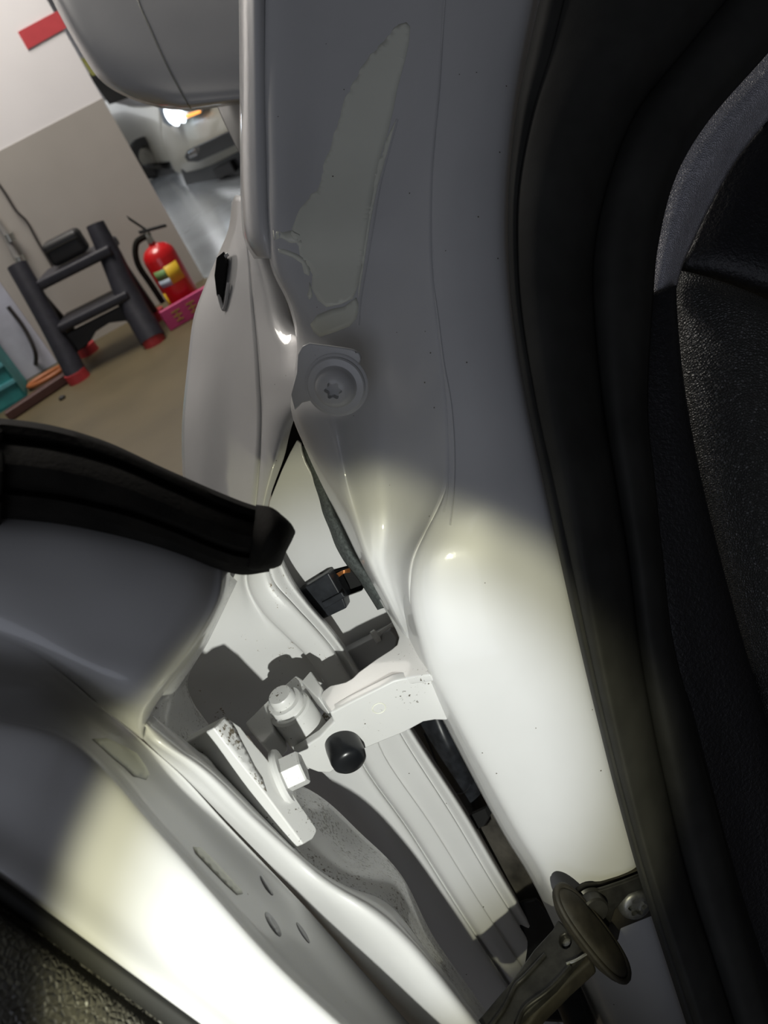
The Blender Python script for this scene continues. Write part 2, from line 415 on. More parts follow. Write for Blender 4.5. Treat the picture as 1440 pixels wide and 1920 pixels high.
for b, tp in ((BL, FLt), (BR, FRt)):
    top = Vector((tp.x, tp.y, seat_z-0.03))+sy*0.02
    tube('rear_leg', [b+UP*0.02, top], [0.028, 0.024], 'stool_black', stool, 10)
for f in (FL, FR, BL, BR):
    lathe('foot', [(0, 0), (0.060, 0), (0.058, 0.05), (0, 0.05)], Vector((f.x, f.y, 0)), UP, 'foot_red', stool, 14)
def slab(name, px, back, depth, th, mat, bev=0.012):
    a, b = onst(*px[0], back), onst(*px[1], back); a.z = b.z = (a.z+b.z)/2
    return prism(name, [a, b, b+sy*depth, a+sy*depth], Vector((0, 0, -th)), mat, stool, bev)
seat = slab('seat', ((64, 528), (203, 462)), 0.10, 0.26, 0.05, 'stool_grey')
slab('step', ((100, 605), (240, 553)), 0.03, 0.22, 0.045, 'stool_grey')
a, b = onst(82, 545, 0.12), onst(205, 480, 0.12)
prism('front_apron', [onst(u, v, 0.06) for u, v in ((118, 630), (245, 565), (262, 612), (235, 602), (205, 606), (180, 622), (170, 640), (140, 665))], sy*0.03, 'stool_black', stool, 0.004)
prism('back_brace', [onst(u, v, 0.26) for u, v in ((118, 597), (240, 540), (243, 556), (122, 613))], sy*0.03, 'stool_black', stool, 0.004)
# black pouch on the stool
c = onst(136, 482, 0.20); c.z = max(v.co.z for v in seat.data.vertices)+0.068
pouch = thing('tool_pouch', 'black zipped pouch lying on top of the step stool', 'pouch', c)
obox('body', c, sx*0.10, sy*0.05, UP*0.060, 'stool_black', pouch, 0.025)
tube('zip', [c-sx*0.09-sy*0.052+UP*0.02, c-sy*0.054+UP*0.022, c+sx*0.09-sy*0.052+UP*0.02], 0.004, 'rubber', pouch, 6)

# ------------------------------------------------------------------ fire extinguisher in its pink stand
eb = flo(354, 574, 0.03)
ext = thing('fire_extinguisher', 'red fire extinguisher with yellow label standing by the end of the wall', 'fire extinguisher', eb)
er = 0.088
htop = hit(290, 452, eb, (CAM-Vector((eb.x, eb.y, CAM.z))).normalized()).z-eb.z
h = max(0.34, min(0.60, htop))
lathe('cylinder', [(0, 0), (er*0.92, 0), (er, 0.02), (er, h*0.78), (er*0.93, h*0.86), (er*0.7, h*0.93), (er*0.35, h*0.965), (0.02, h*0.975), (0.02, h), (0, h)], eb, UP, 'ext_red', ext, 36)
side = (CAM-eb); side.z = 0; side.normalize(); lat = UP.cross(side)
def band(name, a0, a1, z0, z1, mat, rr):
    g = [[eb+UP*z+(side*math.cos(t)+lat*math.sin(t))*rr for t in [a0+(a1-a0)*k/10 for k in range(11)]] for z in (z0, z1)]
    me = grid_mesh(name, g); face_cam(me); o = link(name, me, mat, ext); md = o.modifiers.new('s', 'SOLIDIFY'); md.thickness = 0.001; return o
band('label_plate', -0.15, 0.75, h*0.42, h*0.68, 'label_yellow', er+0.0012)
band('label_plate', -0.95, -0.15, h*0.42, h*0.52, 'label_blue', er+0.0012)
band('label_plate', -0.95, -0.15, h*0.52, h*0.66, 'label_green', er+0.0012)
band('warning_strip', -1.25, -0.98, h*0.05, h*0.34, 'label_yellow', er+0.0012)
lathe('valve', [(0, 0), (0.018, 0), (0.018, 0.05), (0, 0.05)], eb+UP*h, UP, 'bright_metal', ext, 16)
obox('handle', eb+UP*(h+0.055)+lat*0.04, (lat*0.07-UP*0.015), side*0.012, UP*0.008, 'car_black', ext, 0.003)
obox('lever', eb+UP*(h+0.10)+lat*-0.01, (lat*-0.03+UP*0.055), side*0.011, UP*0.012, 'car_black', ext, 0.003)
lf = -lat
tube('hose', [eb+UP*(h+0.04), eb+UP*(h+0.03)+lf*0.07, eb+UP*(h*0.85)+lf*0.115, eb+UP*(h*0.5)+lf*0.112, eb+UP*(h*0.22)+lf*0.108], 0.016, 'rubber', ext, 10)
lathe('gauge', [(0, 0), (0.016, 0), (0.016, 0.012), (0, 0.012)], eb+UP*(h+0.02)+side*0.02, side, 'bright_metal', ext, 16)
tray = thing('extinguisher_stand', 'pink plastic stand with yellow lettering under the fire extinguisher', 'stand', Vector((eb.x, eb.y, 0)))
ec = Vector((eb.x, eb.y, 0)); ta, tb2 = wdir, wn
o = prism('base', [ec+ta*x+tb2*y for x, y in ((-.15, -.13), (.16, -.13), (.16, .14), (-.15, .14))], UP*0.028, 'tray_pink', tray, 0.004)
prism('front_plate', [ec+ta*x+tb2*y for x, y in ((-.16, .14), (.17, .14), (.17, .165), (-.16, .165))], UP*0.11, 'tray_pink', tray, 0.006)
for k, dx in enumerate((-0.085, 0.0, 0.085)):       # three illegible characters, as blocky strokes
    o0 = ec+ta*dx+tb2*0.166+UP*0.055
    for (x0, z0, x1, z1) in ((-.024, .02, .024, .026), (-.024, -.004, .024, .002), (-.02, -.028, .02, -.022), (-.003, -.028, .003, .028)):
        prism('lettering', [o0+ta*x0+UP*z0, o0+ta*x1+UP*z0, o0+ta*x1+UP*z1, o0+ta*x0+UP*z1], tb2*0.0012, 'tray_text', tray)

# ------------------------------------------------------------------ teal crate, orange cord coil, dark bung
cr0 = flo(20, 778); cr0 = flo(52, 745)
crate = thing('plastic_crate', 'teal plastic crate at the left edge beside the wall', 'crate', cr0)
cx, cy = -wdir, wn
base = cr0+wn*0.0; ch = 0.42; cdp = max(.1, min(.4, (cr0-wa).dot(wn)-.05))
def cb_(a, b_, c_, d_, z0, z1): return None
for (nm, p0, p1, tdir) in (('side_panel', base, base+cx*0.6, cy), ('end_panel', base, base-cy*0.4, cx)):
    pass
n_ = cy
prism('side_panel', [base, base+cx*0.6, base+cx*0.6+UP*ch, base+UP*ch], -n_*0.015, 'teal', crate, 0.003)
prism('end_panel', [base, base-n_*cdp, base-n_*cdp+UP*ch, base+UP*ch], cx*0.015, 'teal', crate, 0.003)
prism('side_panel', [base-n_*(cdp-.015), base-n_*(cdp-.015)+cx*0.6, base-n_*(cdp-.015)+cx*0.6+UP*ch, base-n_*(cdp-.015)+UP*ch], -n_*0.015, 'teal', crate, 0.003)
prism('floor_panel', [base, base+cx*0.6, base+cx*0.6-n_*cdp, base-n_*cdp], UP*0.015, 'teal', crate)
for z in (0.10, 0.20, 0.30):
    prism('rib', [base+UP*z+n_*0.012, base+cx*0.6+UP*z+n_*0.012, base+cx*0.6+UP*z, base+UP*z], UP*0.02, 'teal_light', crate)
prism('rim', [base+n_*0.02+UP*(ch-0.03)-cx*0.02, base+cx*0.6+n_*0.02+UP*(ch-0.03), base+cx*0.6-n_*(cdp+.02)+UP*(ch-0.03), base-n_*(cdp+.02)+UP*(ch-0.03)-cx*0.02], UP*0.03, 'teal_light', crate, 0.004, holes=[[base+UP*(ch-0.03)+cx*0.015-n_*0.015, base+cx*0.58+UP*(ch-0.03)-n_*0.015, base+cx*0.58-n_*(cdp-.02)+UP*(ch-0.03), base-n_*(cdp-.02)+UP*(ch-0.03)+cx*0.015]])
oc = flo(88, 706, 0.02)
ring = [oc+(wdir*math.cos(t)*0.11+wn*math.sin(t)*0.06) for t in [2*math.pi*k/14 for k in range(15)]]
tag(tube('orange_cord', ring, 0.014, 'hose_orange', None, 8, 3), 'loop of orange cord on the floor beside the teal crate', 'cord')
tag(tube('black_hose', [onwall(15, 575, 0.08), onwall(45, 615, 0.08), onwall(66, 660, 0.09), flo(66, 690, 0.03)], 0.012, 'cable', None, 8), 'black hose hanging down the wall behind the teal crate', 'hose')
bq = flo(118, 748)
tag(lathe('rubber_bung', [(0, 0), (0.018, 0), (0.018, 0.012), (0.006, 0.018), (0, 0.018)], bq, UP, 'car_black', None, 14), 'small black bung lying alone on the tan floor', 'bung')

# ------------------------------------------------------------------ parked car in the far bay
cg = flo(330, 352); cg2 = flo(462, 326); cdir = (cg2-cg).normalized(); cnrm = Vector((-cdir.y, cdir.x, 0))
if cnrm.y < 0: cnrm = -cnrm
YC = cg.y
def HY(u, v, dy=0.0): return hit(u, v, cg+cnrm*dy, cnrm)
pc = thing('parked_car', 'pale silver car with one lit headlamp parked in the far bay', 'car', Vector((cg.x, YC, 0)))
surf('front_fascia', [
    [(300, 195, .30), (330, 180, .05), (380, 158, 0), (430, 135, 0), (480, 112, 0)],
    [(302, 225, .25), (325, 225, .02), (380, 205, -.05), (440, 176, -.08), (500, 146, -.08)],
    [(306, 265, .25), (330, 262, .0), (380, 240, -.10), (440, 210, -.14), (510, 175, -.14)],
    [(318, 300, .25), (336, 300, .0), (385, 290, -.12), (450, 258, -.16), (520, 222, -.16)],
    [(328, 322, .25), (343, 325, .05), (390, 312, -.06), (455, 280, -.1), (525, 245, -.1)]], 'car_silver', pc, thick=0.02, conv=HY)
surf('front_wing', [
    [(120, 170, 3.2), (200, 190, 1.6), (255, 200, .8), (303, 195, .28)],
    [(140, 235, 3.2), (215, 230, 1.6), (262, 228, .8), (304, 228, .24)],
    [(160, 290, 3.2), (238, 280, 1.6), (282, 272, .8), (308, 268, .24)],
    [(180, 340, 3.2), (262, 312, 1.6), (300, 306, .8), (320, 303, .25)]], 'car_silver', pc, thick=0.02, conv=HY)
surf('bonnet', [
    [(300, 195, .30), (330, 180, .05), (380, 158, 0), (430, 135, 0), (480, 112, 0)],
    [(285, 178, .9), (320, 160, .7), (380, 130, .6), (430, 108, .6), (480, 84, .6)],
    [(270, 165, 1.6), (310, 145, 1.5), (370, 112, 1.5), (430, 82, 1.5), (480, 56, 1.5)]], 'car_silver', pc, thick=0.02, conv=HY)
def hyp(name, px, dy, th, mat, par=pc, bev=0.004):
    return prism(name, [HY(u, v, dy) for u, v in px], cnrm*th, mat, par, bev)
gr = hyp('grille', ((350, 283), (430, 245), (460, 232), (500, 214), (508, 240), (450, 268), (370, 304), (352, 304), (345, 294)), -.20, .10, 'car_black', bev=0.01)
for k in range(5):
    x = 356+k*5.0; c = HY(x, 290-k*2.2, -.215)
    lathe('badge_ring', [(0.028, 0), (0.036, 0), (0.036, 0.008), (0.028, 0.008), (0.028, 0)], c, -cnrm, 'chrome', gr, 14) if k in (0, 1, 2) else None
hl = hyp('headlamp', ((296, 200), (335, 196), (385, 200), (372, 214), (345, 226), (318, 238), (306, 230)), -.12, .12, 'lamp_clear')
lathe('bulb', [(0, 0.06), (0.07, 0.05), (0.11, 0.02), (0.12, 0)], HY(323, 214, -.13), -cnrm, 'lamp_glass', hl, 20)
lathe('bulb', [(0, 0.05), (0.05, 0.04), (0.07, 0.0)], HY(340, 217, -.13), -cnrm, 'lamp_glass', hl, 20)
hyp('indicator', ((346, 216), (372, 208), (373, 213), (348, 223)), -.14, .03, 'lamp_amber', hl)
hyp('bumper', ((338, 318), (395, 306), (455, 276), (520, 240), (530, 300), (460, 330), (400, 350), (350, 352)), .02, .10, 'car_black', bev=0.01)
hyp('number_plate', ((398, 318), (430, 303), (440, 322), (408, 338)), -.02, .03, 'cable')
wc = HY(300, 336, .75); wax = -cdir
wh = lathe('wheel', [(0.17, -.1), (0.27, -.1), (0.29, -.06), (0.29, .06), (0.29, .1), (0.19, .1)], Vector((wc.x, wc.y, 0.29)), wax, 'tyre', pc, 28)
lathe('rim', [(0, .08), (0.04, .09), (0.10, .06), (0.19, .10), (0.19, .04), (0, .02)], Vector((wc.x, wc.y, 0.29)), wax, 'chrome', wh, 28)
hyp('underbody', ((280, 316), (330, 318), (400, 330), (520, 290), (520, 312), (400, 356), (330, 345), (290, 330)), .7, 1.5, 'car_black', bev=0)
hyp('sill', ((200, 325), (285, 308), (300, 320), (200, 350)), 1.8, .1, 'car_black', bev=0)
# shelf and yellow notice behind the wall edge
tag(prism('yellow_notice', [hit(u, v, Vector((0, 13.5, 0)), Vector((0, 1, 0))) for u, v in ((150, 108), (168, 112), (184, 140), (172, 142))], Vector((0, .05, 0)), 'sign_yellow'), 'yellow notice glimpsed between the wall end and the mirror housing', 'sign')
tag(prism('dark_cabinet', [hit(u, v, Vector((0, 14.2, 0)), Vector((0, 1, 0))) for u, v in ((165, 140), (190, 128), (262, 176), (205, 196))], Vector((0, .4, 0)), 'car_black'), 'dark cabinet top glimpsed below the yellow notice', 'cabinet')

# ================================================================== CAR: fixed body
car = body = thing('car', 'white car with its door open, torch light on the door hinge and pillar', 'car', P(760, 900, 0.42))
Lb = [(835, -60), (820, 180), (807, 400), (815, 580), (834, 740), (840, 860), (832, 930), (800, 990), (770, 1050), (766, 1125), (784, 1205), (803, 1265), (845, 1345), (900, 1450), (960, 1560), (1012, 1645), (1065, 1755), (1150, 1950)]
Rb = [(1012, -60), (968, 180), (950, 400), (960, 580), (985, 740), (1010, 860), (1025, 930), (1038, 990), (1052, 1050), (1068, 1125), (1086, 1205), (1100, 1265), (1120, 1345), (1148, 1450), (1180, 1560), (1203, 1645), (1236, 1755), (1300, 1950)]
Db = [.432, .415, .403, .397, .394, .394, .394, .396, .398, .402, .406, .410, .416, .426, .438, .450, .464, .490]
rows = []
for i, (l, r, d) in enumerate(zip(Lb, Rb, Db)):
    low = max(0.0, min(1.0, (l[1]-930)/120))             # lower down the left edge turns sharply back
    dl = d+0.006+0.006*low
    rows.append([(l[0]-4-12*low, l[1]+4*low, dl+0.010+0.022*low), (l[0]-2*low, l[1], dl+0.004*low), (l[0]+10+8*low, l[1], d+0.003), mix((*l, d), (*r, d), 0.36), mix((*l, d), (*r, d), 0.68), (r[0]-8, r[1], d+0.004), (r[0]+14, r[1], d+0.016), (r[0]+60, r[1], d+0.03)])
face = surf('pillar_face', rows, 'paint_specks', body, 6, 4, ext=(('r0', PUP), ('rN', PDN)))
rec = surf('pillar_recess', rowsy(
    (-60, ((490, 0.4728), (508, 0.4490), (620, 0.4490), (710, 0.4470), (765, 0.4440), (800, 0.4380), (838, 0.4360))),
    (150, ((492, 0.4612), (508, 0.4380), (610, 0.4385), (705, 0.4360), (755, 0.4320), (788, 0.4250), (826, 0.4200))),
    (300, ((495, 0.4517), (512, 0.4310), (600, 0.4325), (690, 0.4300), (742, 0.4245), (775, 0.4180), (812, 0.4120))),
    (420, ((500, 0.4480), (514, 0.4265), (590, 0.4255), (675, 0.4230), (728, 0.4190), (768, 0.4130), (809, 0.4060))),
    (500, ((508, 0.4561), (522, 0.4303), (590, 0.4269), (672, 0.4235), (722, 0.4200), (768, 0.4119), (810, 0.4030))),
    (570, ((540, 0.4580), (552, 0.4338), (605, 0.4262), (672, 0.4237), (722, 0.4203), (770, 0.4111), (816, 0.4010))),
    (640, ((556, 0.4550), (570, 0.4370), (618, 0.4250), (678, 0.4240), (726, 0.4220), (776, 0.4110), (824, 0.4000))),
    (705, ((552, 0.4520), (566, 0.4320), (618, 0.4180), (682, 0.4230), (730, 0.4220), (782, 0.4110), (832, 0.3990))),
    (770, ((546, 0.4500), (562, 0.4260), (622, 0.4110), (684, 0.4210), (734, 0.4220), (788, 0.4110), (838, 0.3980))),
    (840, ((572, 0.4520), (586, 0.4300), (634, 0.4130), (686, 0.4230), (738, 0.4230), (792, 0.4110), (842, 0.3980))),
    (910, ((604, 0.4560), (618, 0.4340), (648, 0.4170), (688, 0.4250), (740, 0.4250), (792, 0.4130), (836, 0.3980))),
    (980, ((640, 0.4600), (652, 0.4380), (668, 0.4240), (694, 0.4270), (738, 0.4270), (776, 0.4170), (806, 0.4020))),
    (1050, ((674, 0.4630), (682, 0.4420), (690, 0.4330), (704, 0.4320), (728, 0.4310), (752, 0.4230), (772, 0.4040))),
    (1120, ((712, 0.4660), (718, 0.4470), (724, 0.4400), (732, 0.4380), (743, 0.4360), (756, 0.4300), (768, 0.4100))),
    (1190, ((752, 0.4700), (756, 0.4520), (760, 0.4460), (765, 0.4430), (770, 0.4400), (777, 0.4360), (784, 0.4180))),
    (1260, ((790, 0.4740), (792, 0.4580), (794, 0.4520), (796, 0.4490), (799, 0.4460), (802, 0.4420), (806, 0.4260)))), 'paint_specks', body, 6, 5, ext=(('r0', PUP),))
surf('outer_rail', rowsy(
    (-60, ((447, 0.510), (453, 0.465), (474, 0.448), (494, 0.450), (502, 0.468))),
    (150, ((449, 0.505), (455, 0.458), (476, 0.442), (496, 0.444), (504, 0.462))),
    (300, ((450, 0.500), (456, 0.453), (478, 0.437), (499, 0.439), (507, 0.456))),
    (400, ((452, 0.500), (459, 0.452), (481, 0.435), (502, 0.436), (510, 0.452))),
    (450, ((458, 0.500), (466, 0.454), (487, 0.437), (506, 0.437), (513, 0.452))),
    (485, ((476, 0.500), (484, 0.460), (496, 0.446), (508, 0.444), (514, 0.456)))), 'paint', body, 5, 6, ext=(('r0', PUP),))
# roof over the cabin, beyond the view, added to block overhead light
RX = [(.10, 1.30), (.16, 1.37), (.40, 1.43), (.80, 1.45), (1.20, 1.43), (1.44, 1.37), (1.50, 1.30)]
surf('added_shade_roof', [[(x, y, z-dz_) for x, z in RX] for y, dz_ in ((.30, .10), (.15, .04), (-.3, 0), (-1.0, 0), (-1.8, .03), (-2.1, .12))], 'dash_black', body, 4, 4, thick=0.03, conv=lambda x, y, z: Vector((x, y, z)))
# torch-lit reflections on the recess, painted as pale decals
reflection_px = [(560, 462), (545, 438), (556, 405), (580, 372), (598, 350), (606, 322), (614, 290), (624, 260), (634, 228), (642, 200), (650, 178), (662, 155), (674, 132), (690, 110), (708, 92), (722, 76), (735, 58), (748, 46), (762, 42), (769, 50), (767, 80), (760, 112), (752, 140), (744, 172), (738, 205), (728, 245), (716, 285), (708, 320), (702, 352), (696, 385), (690, 420), (684, 460), (679, 500), (672, 535), (662, 560), (640, 570), (612, 576), (596, 562), (584, 540), (586, 515), (572, 490), (562, 478)]
jag = []
for i, (u, v) in enumerate(reflection_px):
    jag.append((u, v)); u2, v2 = reflection_px[(i+1) % len(reflection_px)]
    if 2 <= i < 17:
        for f in (0.33, 0.66): jag.append((u+(u2-u)*f+random.uniform(-4, 3), v+(v2-v)*f+random.uniform(-2, 2)))
decal('reflection_patch', jag, rec, 'mark_and_reflection', body, label='pale painted reflection with a ragged edge')
decal('reflection_patch', [(512, 432), (530, 436), (548, 432), (562, 440), (566, 455), (545, 456), (528, 446), (514, 450)], rec, 'mark_and_reflection', body)
decal('reflection_patch', [(514, 466), (535, 468), (556, 476), (572, 486), (582, 505), (580, 518), (570, 512), (566, 494), (548, 482), (525, 474)], rec, 'mark_and_reflection', body)
decal('reflection_patch', [(580, 528), (584, 540), (586, 556), (580, 562), (576, 552), (580, 542)], rec, 'mark_and_reflection', body)
decal('reflection_patch', [(582, 608), (596, 590), (620, 580), (645, 575), (668, 558), (674, 575), (668, 598), (655, 612), (630, 622), (600, 632), (588, 622)], rec, 'mark_and_reflection', body)
decal('reflection_patch', [(706, 300), (716, 294), (724, 262), (744, 222), (738, 250), (722, 300), (708, 350), (694, 420), (682, 500), (672, 560), (672, 540), (682, 460), (694, 380)], rec, 'mark_and_reflection', body)
seam('sealer_bead', [(838, -50), (826, 120), (814, 280), (808, 420), (812, 520), (822, 600), (832, 680), (846, 760), (852, 850), (850, 930), (844, 985)], face, 0.0006, 'paint', body)
seam('sealer_bead', [(800, 590), (812, 660), (824, 740), (838, 800), (840, 880), (838, 930), (832, 960)], face, 0.0005, 'paint', body)
seam('sealer_bead', [(745, 225), (730, 280), (712, 350), (700, 420), (688, 490), (676, 560), (672, 610)], rec, 0.0007, 'paint', body)
for (u, v) in ((888, 765), (906, 560), (870, 820), (925, 700), (840, 910)):
    pass
# dark liner behind the gaps
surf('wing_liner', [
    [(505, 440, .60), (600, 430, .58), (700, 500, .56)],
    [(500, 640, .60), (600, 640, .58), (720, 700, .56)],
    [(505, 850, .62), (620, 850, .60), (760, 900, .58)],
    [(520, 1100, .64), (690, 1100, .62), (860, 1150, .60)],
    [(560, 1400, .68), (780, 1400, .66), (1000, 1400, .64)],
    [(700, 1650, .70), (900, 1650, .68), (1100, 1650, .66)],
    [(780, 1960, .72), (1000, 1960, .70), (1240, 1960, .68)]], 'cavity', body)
# white panel that carries the wiring connector
q1, q2, q3 = P(556, 850, .492), P(520, 1050, .522), P(705, 1130, .515)
pn = (q2-q1).cross(q3-q1).normalized()
if pn.dot(CAM-q1) < 0: pn = -pn
def OP(u, v, off=0.0): return hit(u, v, q1+pn*off, pn)
cpanel = prism('connector_panel', [OP(*q) for q in ((556, 826), (563, 832), (566, 848), (572, 866), (582, 885), (592, 908), (600, 930), (608, 958), (620, 985), (628, 1004), (636, 1022), (648, 1040), (660, 1047), (676, 1054), (684, 1066), (696, 1088), (722, 1135), (748, 1185), (740, 1215), (640, 1215), (590, 1150), (545, 1095), (515, 1055), (498, 990), (505, 940), (528, 882), (543, 850))], -pn*0.0025, 'paint', body, 0.0006,
    holes=[[OP(*q) for q in ((600, 1075), (652, 1061), (660, 1064), (682, 1101), (678, 1108), (622, 1128))]])
# step and stud below the connector panel
prism('lower_step', [OP(u, v, .004) for u, v in ((640, 1215), (738, 1165), (752, 1180), (746, 1215), (690, 1262), (655, 1275))], pn*0.012, 'body_grey', body, 0.001)
lathe('stud', [(0, 0.010), (0.0045, 0.010), (0.0045, 0.007), (0.0018, 0.006), (0.0018, -0.010)], OP(724, 1180, .012), (R*-0.8-U*0.5-FWD*.25), 'hinge_paint', body, 16)
# foam strip
surf('foam_strip', [[(u-14, v+4, .508), (u-6, v+1, .496), (u+7, v-2, .494), (u+15, v-5, .506)] for u, v in ((572, 836), (582, 868), (592, 898), (606, 930), (616, 960), (630, 990), (642, 1018), (660, 1050), (682, 1078), (702, 1108), (722, 1140))], 'foam', body, 4, 5, label='grey green foam strip')
# inner wing panel: upper (above the hinge)
surf('inner_wing_upper', [
    [(330, 1010, 0.458), (400, 1020, 0.463), (450, 1030, 0.468), (468, 1032, 0.476), (474, 1032, 0.468), (496, 1034, 0.468), (502, 1034, 0.476), (518, 1034, 0.470), (524, 1034, 0.508)],
    [(320, 1080, 0.458), (380, 1090, 0.464), (442, 1092, 0.472), (462, 1094, 0.481), (469, 1092, 0.473), (508, 1092, 0.473), (515, 1090, 0.481), (544, 1088, 0.475), (551, 1088, 0.513)],
    [(290, 1130, 0.458), (360, 1140, 0.468), (440, 1150, 0.476), (490, 1150, 0.485), (497, 1146, 0.477), (546, 1138, 0.477), (553, 1136, 0.485), (576, 1132, 0.480), (582, 1130, 0.518)],
    [(260, 1190, 0.458), (340, 1200, 0.470), (420, 1212, 0.479), (535, 1198, 0.492), (541, 1194, 0.484), (585, 1180, 0.484), (592, 1178, 0.492), (612, 1174, 0.486), (618, 1172, 0.523)],
    [(260, 1235, 0.458), (330, 1250, 0.470), (430, 1262, 0.488), (570, 1236, 0.500), (577, 1231, 0.491), (622, 1225, 0.491), (629, 1222, 0.499), (644, 1217, 0.494), (650, 1215, 0.528)],
    [(290, 1290, 0.463), (350, 1300, 0.480), (460, 1310, 0.502), (610, 1294, 0.508), (616, 1290, 0.499), (656, 1280, 0.499), (663, 1276, 0.507), (678, 1270, 0.502), (684, 1268, 0.538)],
    [(330, 1350, 0.468), (400, 1370, 0.498), (510, 1380, 0.512), (650, 1356, 0.516), (656, 1351, 0.507), (692, 1344, 0.507), (699, 1340, 0.515), (714, 1332, 0.510), (722, 1330, 0.548)]], 'paint_dirty', body, 5, 6)
surf('inner_wing_lower', [
    [(420, 1300, .505), (560, 1310, .505), (640, 1330, .502), (650, 1332, .508), (660, 1334, .502), (690, 1330, .502), (695, 1329, .504), (718, 1322, .502), (722, 1321, .506), (738, 1314, .502), (744, 1312, .54)],
    [(480, 1400, .525), (590, 1415, .512), (668, 1430, .510), (679, 1431, .517), (690, 1430, .510), (718, 1418, .510), (723, 1416, .512), (760, 1400, .510), (764, 1398, .514), (783, 1390, .510), (790, 1388, .55)],
    [(600, 1530, .545), (680, 1545, .522), (758, 1560, .520), (769, 1561, .527), (780, 1559, .520), (806, 1548, .520), (811, 1545, .522), (845, 1532, .520), (849, 1530, .524), (868, 1520, .520), (875, 1518, .56)],
    [(700, 1680, .560), (770, 1690, .535), (850, 1706, .532), (862, 1707, .539), (873, 1704, .532), (896, 1692, .532), (901, 1689, .534), (930, 1674, .532), (934, 1672, .536), (950, 1660, .532), (957, 1658, .57)],
    [(800, 1850, .575), (870, 1850, .550), (945, 1850, .546), (956, 1850, .553), (967, 1846, .546), (988, 1832, .546), (993, 1828, .548), (1018, 1810, .546), (1022, 1808, .550), (1036, 1798, .546), (1042, 1796, .58)],
    [(880, 1980, .585), (950, 1975, .562), (1020, 1970, .558), (1030, 1968, .565), (1040, 1964, .558), (1062, 1948, .558), (1067, 1944, .56), (1090, 1926, .558), (1094, 1924, .562), (1108, 1912, .558), (1114, 1910, .59)]], 'paint_specks', body, 5, 6)
# black plastic duct inside the gap, and the dirty bracket under it
duct = surf('plastic_duct', [
    [(750, 1330, .59), (775, 1325, .57), (810, 1318, .56), (840, 1312, .575), (852, 1308, .60)],
    [(775, 1390, .59), (795, 1385, .57), (830, 1376, .555), (858, 1366, .57), (868, 1362, .60)],
    [(805, 1440, .59), (822, 1436, .572), (852, 1424, .558), (880, 1410, .573), (888, 1406, .60)],
    [(832, 1490, .592), (846, 1486, .58), (872, 1472, .57), (898, 1458, .58), (905, 1454, .60)],
    [(868, 1560, .595), (878, 1556, .588), (898, 1540, .582), (918, 1525, .588), (926, 1520, .60)]], 'dusty_plastic', body, 6, 6)
seam('duct_rib', [(795, 1375), (806, 1400), (818, 1430), (830, 1460), (842, 1480), (858, 1488), (874, 1484), (884, 1470)], duct, 0.0010, 'dusty_plastic', body)
b1, b2, b3 = P(900, 1560, .56), P(990, 1700, .55), P(910, 1700, .57)
bn = (b2-b1).cross(b3-b1).normalized()
if bn.dot(CAM-b1) < 0: bn = -bn
def OB(u, v, off=0.0): return hit(u, v, b1+bn*off, bn)
prism('lower_bracket', [OB(*q) for q in ((892, 1562), (898, 1552), (912, 1548), (920, 1536), (916, 1520), (926, 1514), (1040, 1720), (1020, 1755), (960, 1800), (945, 1740), (932, 1680), (918, 1620))], -bn*0.01, 'dirty_plastic', body, 0.001)
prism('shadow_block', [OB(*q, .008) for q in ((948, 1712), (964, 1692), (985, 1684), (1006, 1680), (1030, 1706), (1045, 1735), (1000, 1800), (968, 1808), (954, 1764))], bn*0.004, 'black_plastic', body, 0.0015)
prism('dark_cap', [OB(*q, .004) for q in ((886, 1522), (916, 1508), (922, 1524), (914, 1540), (898, 1548))], bn*0.006, 'cavity', body)
prism('white_clip', [OB(*q, .003) for q in ((890, 1580), (897, 1580), (912, 1608), (904, 1612))], bn*0.004, 'hinge_paint', body, 0.0006)
prism('lower_step', [OB(*q, .0) for q in ((945, 1790), (958, 1782), (970, 1805), (966, 1822), (956, 1820))], bn*0.006, 'dirty_plastic', body)
# dark fittings under the check strap
prism('lower_fitting', [P(u, v, .53) for u, v in ((1010, 1920), (1035, 1850), (1080, 1820), (1110, 1880), (1125, 1925))], FWD*0.04, 'black_plastic', body, 0.004)
tube('lower_fitting', [P(1052, 1840, .505), P(1075, 1890, .51), P(1100, 1960, .52)], 0.010, 'dusty_plastic', body, 14)

# ------------------------------------------------------------------ wiring connector
con = Part('wiring_connector', 'black plastic wiring plug in a square hole of the white panel')
prism('housing', [OP(*q, .001) for q in ((566, 1098), (624, 1062), (652, 1112), (658, 1128), (612, 1150), (600, 1140))], pn*0.010, 'dusty_plastic', con, 0.0012)
prism('collar', [OP(*q, -.006) for q in ((628, 1080), (642, 1074), (656, 1102), (660, 1114), (648, 1126), (638, 1110))], pn*0.010, 'black_plastic', con, 0.001)
prism('latch', [OP(*q, .0112) for q in ((604, 1128), (642, 1108), (648, 1118), (610, 1140))], pn*0.002, 'dusty_plastic', con, 0.0006)
prism('rear_shroud', [OP(*q, -.012) for q in ((560, 1108), (600, 1080), (682, 1060), (690, 1112), (640, 1150), (590, 1165))], -pn*0.004, 'cavity', con)
prism('sleeve', [OP(*q, .0015) for q in ((562, 1102), (572, 1096), (606, 1146), (600, 1166), (590, 1158))], pn*0.005, 'black_plastic', con, 0.001)
for k in range(3):
    tube('wire', [OP(632+k*2, 1076+k*2, .004), OP(645, 1070+k*2, .006), OP(656, 1066+k*3, .001)], 0.0005, 'copper', con, 6)

